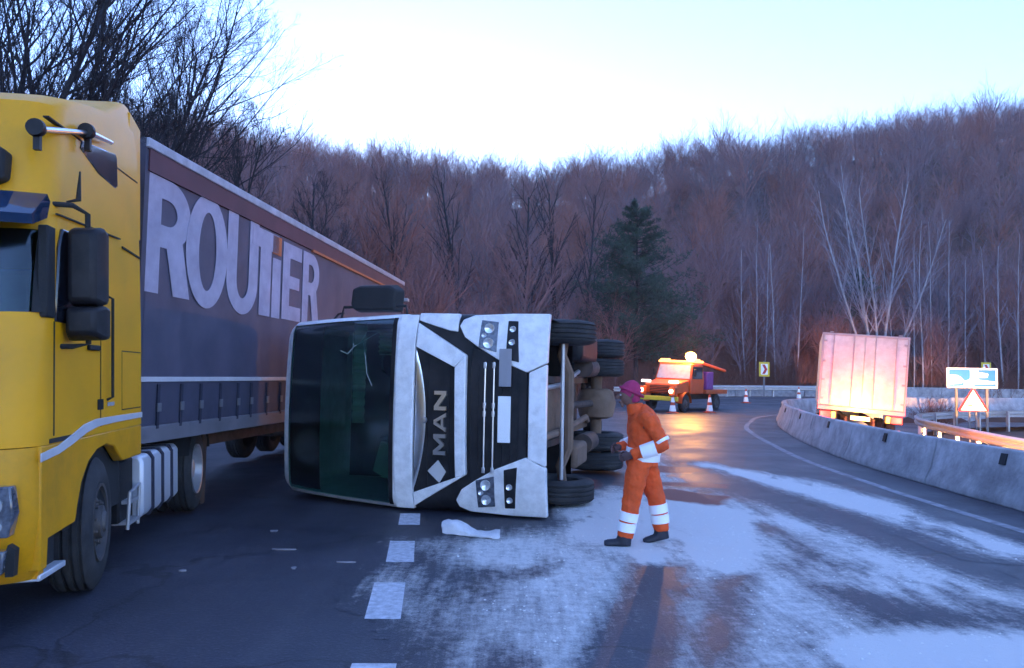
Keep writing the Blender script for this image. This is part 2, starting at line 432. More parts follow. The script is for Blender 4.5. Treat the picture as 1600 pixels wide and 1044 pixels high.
struct(mb.build('edge_line', 'edge_paint'))

# spilled white absorbent powder: thin sheet on the asphalt
gx = np.arange(-1.6, 6.6, .05); gy = np.arange(3.2, 27, .07)
PX, PY = np.meshgrid(gx, gy)
nz = noise2(PX*1.1+5, PY*.5+3, 11, 5, .55)
nz2 = noise2(PX*3+5, PY*1.1+3, 12, 4, .6)
ang = R(-24); ru = PX*math.cos(ang)-PY*math.sin(ang); rv = PX*math.sin(ang)+PY*math.cos(ang)
nst = noise2(ru*2.6, rv*.28, 15, 4, .6)
def soft(poly, sw, amp=.6):
    d = dist_line(PX, PY, poly, True); s = np.where(in_poly(PX, PY, poly), d, -d)
    s = s+(nz-.5)*2*amp+(nz2-.5)*amp
    return np.clip((s+sw)/(2*sw), 0, 1)
POW = np.maximum.reduce([
    .95*soft([(.55,8.3),(.7,10.5),(1.9,12.3),(2.9,12.0),(3.1,9.5),(3.0,7.6),(2.0,6.9),(1.1,7.0)], .45, .6),
    .62*soft([(-.9,7.9),(.6,9.0),(2.2,8.0),(2.9,6.6),(2.2,4.4),(.6,3.2),(-.3,3.4),(-.4,5.8)], .5, .7),
    .92*soft([(1.35,4.9),(2.4,5.35),(3.4,5.6),(4.2,5.2),(3.6,4.2),(2.4,4.0)], .25, .3),
    .70*soft([(2.7,12),(3.0,8),(2.4,6.2),(3.5,5.8),(4.3,6.0),(4.1,8.1),(3.7,11)], .4, .5),
    .92*soft([(3.6,15.6),(4.1,16.0),(5.0,13.5),(5.5,10.5),(5.5,7.8),(4.9,7.8),(4.75,10),(4.2,12.7)], .3, .4),
    .55*soft([(2.2,11),(3.4,14),(3.3,17.5),(2.4,16)], .3, .4)])
DARK = np.maximum.reduce([
    .95*soft([(3.2,16.5),(3.75,14.2),(4.3,10.8),(4.55,8.2),(4.75,6.6),(4.15,6.6),(3.95,8.4),(3.55,10.8),(3.0,13.6)], .25, .25),
    .95*soft([(1.15,7.1),(1.6,7.1),(1.2,5.3),(.9,4.3),(.30,4.3),(.7,5.6)], .14, .14),
    .8*soft([(1.75,6.7),(2.1,6.8),(1.75,5.6),(1.35,4.6),(1.1,4.7)], .14, .14),
    .8*soft([(2.5,6.5),(2.9,6.6),(3.5,5.75),(3.4,5.35),(2.7,5.7)], .16, .3),
    .85*soft([(2.3,4.1),(3.6,4.2),(3.6,3.2),(1.5,3.2)], .25, .3)])
POW = POW*(1-DARK)*(.80+.65*nst)*np.clip((nz2-.10)*3.6, .6, 1.1)
STN = np.maximum.reduce([1.0*soft([(1.75,11.6),(2.5,12.1),(3.2,11.3),(2.9,10.7),(2.2,10.9)], .15, .32), soft([(1.9,14.2),(2.9,15.2),(3.9,14.7),(3.0,13.9)], .18, .35),
                         .85*soft([(.9,12.8),(1.5,12.9),(1.3,11.9),(.85,11.8)], .2, .3), .55*soft([(2.2,12.9),(3.6,12.7),(3.4,12.2),(2.4,12.3)], .1, .2)])
keep = np.maximum(POW, STN) > .02
k4 = keep[:-1,:-1] | keep[1:,:-1] | keep[:-1,1:] | keep[1:,1:]
nxp = len(gx); mb = MB()
used = np.zeros(keep.shape, bool); jj, ii = np.nonzero(k4)
for dj in (0,1):
    for di in (0,1): used[jj+dj, ii+di] = True
idx = -np.ones(keep.shape, int); idx[used] = np.arange(used.sum())
mb.v = [(x, y, float(z)+.003) for x, y, z in zip(PX[used].tolist(), PY[used].tolist(), zg(PX[used], PY[used]))]
mb.f = [(int(idx[j,i]), int(idx[j,i+1]), int(idx[j+1,i+1]), int(idx[j+1,i])) for j, i in zip(jj, ii)]
po = mb.build('spilled_powder', 'powder', smooth=None, fast=True)
for nm, arr in (('powder', POW), ('stain', STN)):
    po.data.attributes.new(nm, 'FLOAT', 'POINT').data.foreach_set('value', arr[used].astype(np.float32))
tag(po, 'patchy white absorbent powder spread over the asphalt around the worker', 'powder', kind='stuff')

# small clumps of powder lying on the sheet
rsc = np.random.RandomState(4); cand = np.argwhere((POW > .5) & (STN < .05)); mbc = MB()
for j, i in cand[rsc.randint(0, len(cand), 1500)]:
    x = PX[j,i]+rsc.uniform(-.03,.03); y = PY[j,i]+rsc.uniform(-.04,.04)
    if y > 17: continue
    r_ = rsc.uniform(.003,.010)*(1+.05*y); z = float(zg(x, y))+.003; a_ = rsc.rand()*6
    vs = [(x+r_*math.cos(a_+k*1.257)*rsc.uniform(.7,1.2), y+r_*math.sin(a_+k*1.257)*rsc.uniform(.7,1.2), z) for k in range(5)]+[(x, y, z+r_*.7)]
    mbc.add(vs, [(k, (k+1) % 5, 5) for k in range(5)])
cl = mbc.build('powder_clumps', 'powder_lump', po, smooth=0, fast=True); cl['kind'] = 'stuff'

# ------------------------------------------------------------------ concrete barriers along the inside of the bend
def frame_along(path):
    t = np.gradient(path, axis=0); t /= np.linalg.norm(t, axis=1)[:, None]; return t, np.stack([t[:,1], -t[:,0]], 1)   # right-hand normal
JB = [(0,0),(0,.09),(.10,.30),(.20,.74),(.22,.78),(.38,.78),(.40,.74),(.50,.30),(.60,.09),(.60,-.6),(.45,-.6),(.45,0)]
bpath = resample(BAR, .1); bt, bn_ = frame_along(bpath)
ORD = ['first','second','third','fourth','fifth','sixth','seventh','eighth','ninth','tenth','eleventh','twelfth','thirteenth','fourteenth','fifteenth','sixteenth','seventeenth','eighteenth','nineteenth','twentieth']
start = int(np.argmin(abs(bpath[:,1]-5.2))); seg = 40; nb = 0
barrier_labels = {}
for k in range(17):
    a = start+k*seg; b = min(a+seg, len(bpath)-1)
    rings = []
    for i in range(a, b+1, 4):
        e = .018 if i == a else (-.018 if i == b else 0)
        p = bpath[i]+bt[i]*e; z = float(zg(*p))
        jz = (rng.random()-.5)*.004
        rings.append([(p[0]+bn_[i][0]*u, p[1]+bn_[i][1]*u, z+v+jz) for u, v in JB])
    lab = ('concrete barrier piece running on beyond the right edge of the picture' if k == 0 else 'weathered concrete barrier piece with drain slot nearest the camera at the right edge' if k == 1 else
           'weathered grey concrete barrier piece, %s along the line from the right edge' % ORD[k-1])
    bo = thing('concrete_barrier', lab, 'barrier', group='concrete barrier pieces along the bend')
    MB().loft(rings).build('barrier_body', 'concrete', bo, bevel=.012)
    m = (a+b)//2; p = bpath[m]; z = float(zg(*p)); mb = MB()
    ux = bt[m]*.07
    q = [(.165,.56),(.208,.72)]
    f = [(p[0]+bn_[m][0]*u-s_*ux[0], p[1]+bn_[m][1]*u-s_*ux[1], z+v) for s_ in (1,-1) for u, v in q]
    g = [(x-bn_[m][0]*.03, y-bn_[m][1]*.03, zz) for x, y, zz in f]
    mb.add(f+g, [(4,5,7,6),(0,1,5,4),(2,3,7,6),(1,3,7,5),(0,2,6,4),(0,1,3,2)])
    mb.build('lifting_slot', 'matte_black', bo)

def guardrail(name, path, z0, label, side, mat='galvanised', step=2.0, group=None):
    path = resample(path, .25); t, nr = frame_along(path); nr = nr*side
    root = thing(name, label, 'guardrail', group=group)
    prof = [(0,.45),(.07,.50),(.07,.55),(0,.60),(0,.62),(.07,.67),(.07,.72),(0,.77)]
    outp = prof + [(u+.012, v) for u, v in prof[::-1]]
    rings = [[(p[0]+n[0]*u, p[1]+n[1]*u, float(zg(*p))+z0+v) for u, v in outp] for p, n in zip(path, nr)]
    MB().loft(rings).build('beam', mat, root)
    for i in range(4, len(path), int(step/.25)):
        p = path[i]; n = nr[i]; z = float(zg(*p))+z0
        c = p-n*.09; mb = MB()
        vs = []
        for zz in (-.25, .74):
            for a_, b_ in ((-.05,-.06),(.05,-.06),(.05,.06),(-.05,.06)):
                q = c+t[i]*a_+n*b_; vs.append((q[0], q[1], z+zz))
        mb.add(vs, [(0,1,2,3),(4,5,6,7),(0,1,5,4),(1,2,6,5),(2,3,7,6),(3,0,4,7)]).build('post', mat, root)
    return root
guardrail('guardrail', RAIL[(RAIL[:,1] > 6) & (RAIL[:,0] < 60)], -.45, 'galvanised guardrail glowing orange beyond the box truck', -1)
OUTW = OUT[(OUT[:,0] > 6) & (OUT[:,0] < 75)]
guardrail('guardrail', OUTW[(OUTW[:,0] < 26)], 0, 'dark guardrail along the outside of the bend under the chevron sign', 1)
# low concrete parapet pieces behind the far bend
pp = resample(OUTW[OUTW[:,0] > 11]+np.array([-.3, 1.6]), .5); t_, n_ = frame_along(pp)
for k in range(10):
    a, b = k*12, min(k*12+12, len(pp)-1)
    if a >= b: break
    rings = [[(pp[i][0]-n_[i][0]*u, pp[i][1]-n_[i][1]*u, float(zg(*pp[i]))+v) for u, v in ((0,-.3),(0,.75),(.25,.75),(.25,-.3))] for i in range(a, b+1)]
    rings[-1] = [(x-t_[b][0]*.06, y-t_[b][1]*.06, z) for x, y, z in rings[-1]]
    o = MB().loft(rings).build('parapet', 'concrete', bevel=.02)
    tag(o, 'low pale parapet wall piece on the far bend, %s from the orange recovery truck' % ORD[k], 'wall', 'parapet wall pieces on the far bend')

#@@OBJECTS
# ------------------------------------------------------------------ shared truck parts
TYRE_MESH = {}
def tyre_meshes(r=.50, wdt=.31, rimr=.295, key='s'):
    if (key) in TYRE_MESH: return TYRE_MESH[key]
    h = wdt/2
    prof = [(-h+.02,rimr),(-h,rimr+.05),(-h-.004,r-.10),(-h+.02,r-.03)]
    g = [-.095,-.035,.025,.085]
    prof.append((-h+.045, r))
    for a in g: prof += [(a-.006,r+.003),(a,r-.016),(a+.014,r-.016),(a+.02,r+.003)]
    prof += [(h-.045,r),(h-.02,r-.03),(h+.004,r-.10),(h,rimr+.05),(h-.02,rimr),(h-.06,rimr-.02),(-h+.06,rimr-.02)]
    mb = MB(); n = 48; rings = []
    for (a, rr) in prof:
        rings.append([(a, rr*math.cos(2*math.pi*k/n), rr*math.sin(2*math.pi*k/n)) for k in range(n)])
    rings.append(rings[0]); mb.loft(rings, True, False)
    ty = mb.mesh('tyre', 40); ty.materials.append(MATS['rubber'])
    TYRE_MESH[key] = ty
    return ty
def rim_mesh(style, mat):
    """outer face looks along +x"""
    k = 'rim'+style+mat
    if k in TYRE_MESH: return TYRE_MESH[k]
    mb = MB()
    if style == 'front':   # convex steering wheel rim with hub
        prof = [(.12,.300),(.155,.298),(.150,.275),(.09,.262),(.075,.235),(.115,.185),(.120,.130),(.165,.125),(.170,.085),(.19,.07),(.19,.0001)]
    else:                  # deep dish rear rim
        prof = [(.12,.300),(.155,.298),(.150,.275),(.0,.262),(-.05,.235),(-.06,.185),(-.06,.150),(.06,.145),(.10,.11),(.11,.0001)]
    n = 32
    rings = [[(a, r*math.cos(2*math.pi*i/n), r*math.sin(2*math.pi*i/n)) for i in range(n)] for a, r in prof]
    mb.loft(rings, True, False)
    xb = .117 if style == 'front' else -.055
    for i in range(10):
        t = 2*math.pi*i/10; rr = .158 if style == 'front' else .168
        mb.lathe([(xb-.01,.014),(xb+.03,.014),(xb+.034,.008)], 0, (0, rr*math.cos(t), rr*math.sin(t)), 6)
    me = mb.mesh('rim', 40); me.materials.append(MATS[mat]); TYRE_MESH[k] = me
    return me
def hole_mesh(style):
    k = 'hole'+style
    if k in TYRE_MESH: return TYRE_MESH[k]
    mb = MB()
    for i in range(8):
        t = 2*math.pi*(i+.5)/8; x = .098 if style == 'front' else -.052
        mb.lathe([(x-.03,.024),(x+.008,.024)], 0, (0, .212*math.cos(t), .212*math.sin(t)), 10)
    me = mb.mesh('vent_hole', 40); me.materials.append(MATS['matte_black']); TYRE_MESH[k] = me
    return me
def wheel(parent, x, y, z, side, style='front', mat='rim_steel', dual=False, steer=0, r=.5):
    """a wheel part with tyre and rim sub-parts; side +1 = vehicle left (outer face +x)"""
    e = bpy.data.objects.new('wheel', None); C.objects.link(e); e.parent = parent; e.location = (x, y, z)
    e.rotation_euler = (rng.random()*6, 0, (0 if side > 0 else math.pi)+steer); e.empty_display_size = .1
    e.rotation_mode = 'XYZ'
    e.rotation_euler = Euler((rng.random(), 0, (0 if side > 0 else math.pi)+steer))
    o = link('tyre', tyre_meshes(), None, e); o.location.x = 0
    if dual:
        o = link('tyre', tyre_meshes(), None, e); o.location.x = -.34
    link('rim', rim_mesh(style, mat), None, e); link('vent_hole', hole_mesh(style), None, e)
    return e
def outline(yf, yr, hw, rad, bulge, ns=5, nc=6, nf=13):
    """plan outline from rear right (-x) round the front to rear left (+x)"""
    pts = []
    for k in range(ns): pts.append((-hw, yr+(yf+rad+bulge-yr)*k/ns))
    for k in range(nc):
        t = math.pi/2*k/nc; pts.append((-hw+rad-rad*math.cos(t), yf+rad+bulge-rad*math.sin(t)))
    for k in range(nf+1):
        x = (-hw+rad)+(2*hw-2*rad)*k/nf; pts.append((x, yf+bulge*(x/(hw-rad))**2))
    for k in range(nc-1, -1, -1):
        t = math.pi/2*k/nc; pts.append((hw-rad+rad*math.cos(t), yf+rad+bulge-rad*math.sin(t)))
    for k in range(ns-1, -1, -1): pts.append((hw, yr+(yf+rad+bulge-yr)*k/ns))
    return pts
def cab_loft(secs, skip=lambda i, n, a: False, top=True):
    """secs: (z, yf, yr, hw, rad, bulge)"""
    rings = [[(x, y, s[0]) for x, y in outline(*s[1:])] for s in secs]
    n = len(rings[0]); mb = MB(); vs = [p for r in rings for p in r]; fs = []
    for a in range(len(rings)-1):
        for k in range(n-1):
            if not skip(k, n, a): fs.append((a*n+k, a*n+k+1, (a+1)*n+k+1, (a+1)*n+k))
        fs.append((a*n+n-1, a*n, (a+1)*n, (a+1)*n+n-1))
    if top: fs.append(tuple(range((len(rings)-1)*n, len(rings)*n)))
    mb.add(vs, fs); return mb, rings
def surf_patch(rings, a0, a1, k0, k1, offs, thick=.01, inset=0.):
    """sheet over the loft grid cells, moved outward"""
    mb = MB(); rows = []
    for a in range(a0, a1+1):
        row = []
        for k in range(k0, k1+1):
            p = Vector(rings[a][k]); t = Vector(rings[a][min(k+1, len(rings[a])-1)])-Vector(rings[a][max(k-1, 0)])
            nrm = Vector((t.y, -t.x, 0)).normalized()
            row.append(p+nrm*offs)
        rows.append(row)
    return mb.loft(rows, False, False)
def splines2d(name, polys, depth, mat, parent, mw):
    """flat letter: closed outlines (holes as further outlines) with a little thickness"""
    cu = bpy.data.curves.new(name, 'CURVE'); cu.dimensions = '2D'; cu.fill_mode = 'BOTH'; cu.extrude = depth/2
    for poly in polys:
        s = cu.splines.new('POLY'); s.points.add(len(poly)-1)
        for p, q in zip(s.points, poly): p.co = (q[0], q[1], 0, 1)
        s.use_cyclic_u = True
    tmp = bpy.data.objects.new(name, cu)
    me = bpy.data.meshes.new_from_object(tmp); bpy.data.objects.remove(tmp)
    me.materials.clear(); me.materials.append(MATS[mat])
    o = bpy.data.objects.new(name, me); C.objects.link(o); o.parent = parent; o.matrix_local = mw
    return o
def ell(cx, cy, rx, ry, a0, a1, n=14): return [(cx+rx*math.cos(R(a0+(a1-a0)*k/n)), cy+ry*math.sin(R(a0+(a1-a0)*k/n))) for k in range(n+1)]
def letter(ch, w=.8, h=1.0, s=.24):
    """heavy display letters, 0..w by 0..h with stroke s"""
    if ch == 'O': return [ell(w/2, h/2, w/2, h/2*1.03, 0, 350, 35), ell(w/2, h/2, w/2-s, h/2-s*.62, 0, 350, 28)]
    if ch == 'U': return [[(0,h),(0,w*.5)]+ell(w/2, w*.45, w/2, w*.47, 180, 360, 18)+[(w,h),(w-s,h),(w-s,w*.5)]+ell(w/2, w*.47, w/2-s, w*.27, 360, 180, 14)+[(s,h)]]
    if ch == 'T': return [[(0,h),(w,h),(w,h-s*.75),(w/2+s*.55,h-s*.75),(w/2+s*.55,0),(w/2-s*.55,0),(w/2-s*.55,h-s*.75),(0,h-s*.75)]]
    if ch == 'I': return [[(0,0),(w,0),(w,h),(0,h)]]
    if ch == 'E': return [[(0,0),(w,0),(w,s*.75),(s,s*.75),(s,h/2-s*.33),(w*.9,h/2-s*.33),(w*.9,h/2+s*.33),(s,h/2+s*.33),(s,h-s*.75),(w,h-s*.75),(w,h),(0,h)]]
    if ch == 'R':
        ry = h*.29
        o = [(0,0),(0,h)]+[(w*.5,h)]+ell(w*.5, h-ry, w*.46, ry, 90, -50, 16)+[(w,0),(w-s*1.15,0),(w*.46,h-2*ry-.02),(s,h-2*ry-.02),(s,0)]
        return [o, [(s,h-s*.7),(w*.46,h-s*.7)]+ell(w*.46, h-ry, w*.46-s*.82, ry-s*.7, 90, -90, 10)+[(s,h-2*ry+s*.7)]]
    if ch == 'M': return [[(0,0),(0,h),(s*1.1,h),(w/2,h*.45),(w-s*1.1,h),(w,h),(w,0),(w-s,0),(w-s,h*.6),(w/2+s*.3,h*.12),(w/2-s*.3,h*.12),(s,h*.6),(s,0)]]
    if ch == 'A': return [[(0,0),(w/2-s*.55,h),(w/2+s*.55,h),(w,0),(w-s*1.1,0),(w-s*1.35,h*.2),(s*1.35,h*.2),(s*1.1,0)], [(s*1.6,h*.4),(w-s*1.6,h*.4),(w/2,h*.8)]]
    if ch == 'N': return [[(0,0),(0,h),(s*1.1,h),(w-s,h*.38),(w-s,h),(w,h),(w,0),(w-s*1.1,0),(s,h*.62),(s,0)]]

# ------------------------------------------------------------------ yellow tractor unit
MY = Matrix.Translation((-4.35, 5.85, -.05)) @ Matrix.Rotation(R(10.5), 4, 'Z') @ Matrix.Rotation(R(-2.5), 4, 'Y')
yt = thing('tractor_unit', 'upright yellow lorry tractor unit with silver stripe at the left edge', 'truck', MY)
secs = [(1.20,-1.38,.95,1.25,.22,.05),(1.6,-1.37,.95,1.25,.22,.05),(1.96,-1.33,.95,1.25,.22,.05),(2.05,-1.31,.95,1.25,.22,.05),(2.3,-1.26,.95,1.245,.22,.05),(2.6,-1.19,.95,1.24,.22,.05),(2.66,-1.17,.95,1.24,.22,.05),
        (3.0,-1.10,.95,1.23,.22,.05),(3.2,-1.07,.95,1.225,.22,.05),(3.50,-1.0,.95,1.22,.22,.05),(3.60,-.82,.95,1.215,.2,.04),(3.70,-.44,.94,1.21,.16,.03),(3.80,.06,.92,1.205,.12,.02),(3.98,.46,.88,1.19,.10,.02),(4.06,.64,.84,1.17,.08,.02)]
def yskip(k, n, a): return a in (3, 4) and 7 <= k < n-8
mb, yr_ = cab_loft(secs, yskip)
mb.build('cab_shell', 'yellow_paint', yt, smooth=32)
n = len(yr_[0])
ws = surf_patch(yr_, 3, 5, 7, n-8, -.012).build('windscreen', 'wind_glass', yt, smooth=60)
mbk = MB(); mbk2 = MB()
mbk.loft([[Vector(p)*1 for p in [yr_[a][7], yr_[a][8], (yr_[a][8][0], yr_[a][8][1]-.012, yr_[a][8][2]), (yr_[a][7][0]-.012, yr_[a][7][1]-.012, yr_[a][7][2])]] for a in (3,4,5)])
mbk2.loft([[Vector(p)*1 for p in [yr_[a][n-8], yr_[a][n-9], (yr_[a][n-9][0], yr_[a][n-9][1]-.012, yr_[a][n-9][2]), (yr_[a][n-8][0]+.012, yr_[a][n-8][1]-.012, yr_[a][n-8][2])]] for a in (3,4,5)])
mbk.build('windscreen_seal', 'matte_black', yt); mbk2.build('windscreen_seal', 'matte_black', yt)
# lower part of the cab side with wheel arch, both sides
side = [(-1.22,.42),(-1.12,.42),(-1.10,.60),(-.64,.62),(-.60,.72),(-.52,.88),(-.38,1.01),(-.2,1.08),(0,1.10),(.2,1.07),(.35,.97),(.42,.93),(.95,.93),(.95,1.198),(-1.22,1.198)]
for s in (1,-1): MB().prism(side, 0, s*1.17, s*1.252).build('side_skirt', 'yellow_lower', yt, bevel=.012)
fb, fr = cab_loft([(.36,-1.30,-1.15,1.20,.2,.06),(.45,-1.38,-1.12,1.23,.2,.06),(.75,-1.42,-1.12,1.25,.2,.06),(1.0,-1.42,-1.12,1.25,.2,.06),(1.195,-1.40,-1.12,1.25,.2,.06)])
fb.build('bumper', 'yellow_lower', yt, smooth=35)
box('inner_arch', (.72,-.62,.55), (1.16,.62,1.18), 'matte_black', yt); box('inner_arch', (-1.16,-.62,.55), (-.72,.62,1.18), 'matte_black', yt)
MB().prism([(-.95,1.25),(.95,1.25),(1.0,1.9),(-1.0,1.9)], 1, -1.40, -1.385).build('grille', 'truck_black', yt, bevel=.004)
for s in (1,-1):
    hl = MB().prism([(s*.86,.68),(s*1.16,.68),(s*1.19,.82),(s*1.17,.985),(s*.84,.985)], 1, -1.452, -1.36).build('headlight', 'lens_dark', yt, bevel=.01)
    for (x, z, r) in ((.95,.87,.055),(1.075,.87,.055),(1.0,.75,.045),(1.10,.745,.03)):
        MB().lathe([(0,.0001),(-.012,r*.6),(-.016,r),(.02,r*1.05)], 1, (s*x,-1.452,z), 16).build('reflector', 'lamp_glow' if (x, z) == (.95,.87) else 'lens_clear', hl, smooth=60)
    fo = MB().prism([(s*.82,.45),(s*1.12,.46),(s*1.14,.60),(s*.82,.61)], 1, -1.445, -1.36).build('fog_light', 'lens_dark', yt, bevel=.01)
    MB().lathe([(0,.0001),(-.012,.05),(.02,.055)], 1, (s*1.0,-1.445,.53), 16).build('reflector', 'lens_clear', fo)
    MB().prism([(-1.1,1.205),(-.62,1.205),(-.5,1.205),(-.5,1.235),(-1.1,1.235)], 0, s*1.253, s*1.256).build('panel_gap', 'matte_black', yt)
    st = [(-1.24,1.10),(-.95,1.125),(-.70,1.17),(-.45,1.225),(-.2,1.255),(.2,1.262),(.945,1.262),(.945,1.31),(.2,1.315),(-.25,1.315),(-.5,1.29),(-.72,1.235),(-.97,1.18),(-1.24,1.155)]
    MB().prism(st, 0, s*1.2535, s*1.262).build('stripe', 'silver_stripe', yt, bevel=.003)
    sw = [(-.50,3.31),(-.46,3.38),(.30,3.50),(.34,3.47),(.36,3.22),(.30,3.20),(-.12,3.22),(-.24,3.25)]
    MB().prism(sw, 0, s*1.18, s*1.232).build('side_window', 'dark_glass', yt, bevel=.015)
    dw = [(-1.02,2.0),(-.16,2.0),(-.16,2.58),(-.26,2.66),(-.9,2.64),(-.96,2.5)]
    MB().prism(dw, 0, s*1.18, s*1.262).build('door_window', 'dark_glass', yt, bevel=.012)
    MB().prism([(-.14,1.25),(-.13,1.25),(-.13,2.72),(-.14,2.72)], 0, s*1.2535, s*1.2562).build('door_seam', 'matte_black', yt)
    MB().prism([(-.98,2.72),(.35,2.78),(.35,2.79),(-.98,2.73)], 0, s*1.24, s*1.2545).build('door_seam', 'matte_black', yt)
    MB().prism([(.42,2.72),(.94,2.70),(.94,2.715),(.42,2.735)], 0, s*1.24, s*1.252).build('panel_seam', 'matte_black', yt)
    box('door_handle', (min(s*1.25,s*1.275),-.42,1.83), (max(s*1.25,s*1.275),-.2,1.87), 'matte_black', yt, .008)
    # mirrors on arms
    mi = MB().loft([[(s*1.29+s*u*.70, y-.12, 2.39+(z-2.45)*.88) for u, y, z in rr] for rr in (
        [(0,-.80,2.17),(0,-.80,2.72),(.24,-.80,2.72),(.24,-.80,2.17)], [(-.02,-.70,2.14),(-.02,-.70,2.76),(.30,-.70,2.76),(.30,-.70,2.14)], [(0,-.58,2.16),(0,-.58,2.74),(.29,-.58,2.74),(.29,-.58,2.16)])]).build('mirror', 'truck_black', yt, bevel=.03)
    MB().loft([[(s*1.28+s*u*.82, y-.12, z) for u, y, z in rr] for rr in (
        [(0,-.80,1.92),(0,-.80,2.09),(.22,-.80,2.09),(.22,-.80,1.92)], [(-.02,-.70,1.88),(-.02,-.70,2.12),(.28,-.70,2.12),(.28,-.70,1.88)], [(0,-.58,1.89),(0,-.58,2.11),(.27,-.58,2.11),(.27,-.58,1.89)])]).build('wide_mirror', 'truck_black', mi, bevel=.025)
    MB().tube([(s*1.2,-.95,2.80),(s*1.32,-.9,2.80),(s*1.38,-.80,2.76),(s*1.38,-.78,1.86),(s*1.3,-.85,1.84),(s*1.2,-.95,1.84)], .018, 8).build('mirror_arm', 'matte_black', mi)
    MB().box((min(s*1.20,s*1.262),-1.16,2.02), (max(s*1.20,s*1.262),-1.03,2.62)).build('pillar_trim', 'matte_black', yt, .01)
# sun visor, lit sign window, horns
vis = []
for k in range(15):
    x = -1.22+2.44*k/14; yb = -1.20+.16*(abs(x)/1.22)**4
    vis.append([(x, yb-.24, 2.60), (x, yb-.26, 2.66), (x, yb-.02, 2.84), (x, yb+.03, 2.80), (x, yb-.02, 2.68)])
MB().loft(vis).build('sun_visor', 'blue_glass', yt, smooth=40)
sg = [(-.92,2.88),(.92,2.88),(1.0,2.92),(1.0,3.10),(.94,3.15),(-.94,3.15),(-1.0,3.10),(-1.0,2.92)]
MB().prism(sg, 1, -1.16, -1.0).build('sign_frame', 'matte_black', yt, bevel=.02)
MB().prism([(x*.94, 3.015+(z-3.015)*.82) for x, z in sg], 1, -1.17, -1.15).build('sign_panel', 'blue_glass', yt, bevel=.01)
for (a, b) in (((1.20,-1.10,3.26),(1.28,-.52,3.42)), ((1.28,-.46,3.44),(1.27,.06,3.52))):
    h = MB().tube([a, tuple((Vector(a)+Vector(b))/2), b], [.022,.02,.016], 10).build('horn', 'chrome', yt, smooth=60)
for c in ((1.19,-1.14,3.25),(1.28,-.50,3.43)):
    MB().lathe([(-.05,.0001),(-.05,.055),(-.02,.06),(.03,.045),(.06,.02)], 1, c, 16).build('spot_lamp', 'truck_black', yt, smooth=50)
    MB().box((c[0]-.02,c[1]-.02,c[2]-.14),(c[0]+.02,c[1]+.02,c[2])).build('lamp_bracket', 'truck_black', yt)
MB().tube([(1.25,-.82,2.84),(1.32,-.80,2.86),(1.33,-.80,3.06)], [.008,.02,.006], 8).build('antenna', 'truck_black', yt)
box('badge', (1.2535,-.20,1.38), (1.258,-.08,1.46), 'truck_black', yt); box('badge', (1.2535,.02,1.40), (1.258,.18,1.43), 'grey_plastic', yt)
# roof spoiler fin and rear edge
for s in (1,-1): MB().prism([(.60,3.0),(1.12,2.9),(1.12,3.95),(.8,4.02)], 0, s*1.16, s*1.20).build('air_deflector', 'yellow_paint', yt, bevel=.01)
# interior hint
box('dashboard', (-1.1,-1.15,1.7), (1.1,-.75,2.02), 'cab_inner', yt, .03)
for x in (-.6,.6): MB().box((x-.25,-.3,1.5),(x+.25,.0,2.45)).build('seat', 'seat_fabric', yt, .06)
# further seams, grab rails, dents of wear
for s in (1,-1):
    MB().prism([(-1.06,3.355),(.93,3.40),(.93,3.41),(-1.06,3.365)], 0, s*1.19, s*1.2275).build('roof_seam', 'matte_black', yt)
    MB().prism([(-1.03,1.25),(-1.02,1.25),(-1.02,2.0),(-1.03,2.0)], 0, s*1.2, s*1.256).build('door_seam', 'matte_black', yt)
    MB().tube([(s*1.25,.02,1.45),(s*1.29,.03,1.47),(s*1.29,.03,2.25),(s*1.25,.02,2.27)], .012, 8).build('grab_rail', 'matte_black', yt)
    MB().prism([(.40,1.36),(.92,1.36),(.92,1.84),(.40,1.84)], 0, s*1.2515, s*1.2535).build('locker_lid', 'yellow_paint', yt, bevel=.0008)
    MB().prism([(.39,1.35),(.93,1.35),(.93,1.85),(.39,1.85)], 0, s*1.2505, s*1.2512).build('panel_gap', 'matte_black', yt)
MB().prism([(1.125,.44),(1.17,.44),(1.18,.60),(1.14,.63),(1.12,.56)], 1, -1.40, -1.34).build('paint_chip', 'matte_black', yt)
# step, chassis, tank
box('step', (.80,-1.14,.34), (1.22,-.72,.38), 'aluminium', yt, .008); MB().box((.95,-1.10,.36),(1.15,-.74,.62)).build('step_bracket', 'matte_black', yt)
box('step', (.80,-1.12,.60), (1.16,-.74,.63), 'aluminium', yt, .008)
for s in (1,-1): box('chassis_rail', (s*.42-.04,-.9,.72), (s*.42+.04,4.4,1.0), 'chassis', yt, .005)
box('engine', (-.4,-.9,.5), (.4,1.2,1.15), 'chassis', yt, .05)
tk = [[(.62+.60*u+(.06 if 0 else 0), y, z) for u, z in ((.06,.32),(.94,.32),(1,.38),(1,.84),(.94,.90),(.06,.90),(0,.84),(0,.38))] for y in (1.12,2.46)]
tank = MB().loft(tk).build('fuel_tank', 'aluminium', yt, bevel=.03)
for y in (1.42,1.78,2.14): MB().loft([[(.605+.63*u, y+d, z) for u, z in ((.06,.308),(.94,.308),(1,.37),(1,.85),(.94,.912),(.06,.912),(0,.85),(0,.37))] for d in (-.03,.03)]).build('tank_strap', 'strap', tank)
box('battery_box', (.62,.66,.36), (1.15,1.06,.90), 'truck_black', yt, .02)
MB().tube([(1.2,.72,.30),(1.22,.72,.62),(1.22,1.0,.66),(1.2,1.02,.30)], .016, 8).build('step_frame', 'galvanised', yt)
for z in (.34,.52): MB().box((1.06,.72,z),(1.22,1.02,z+.03)).build('step', 'galvanised', yt)
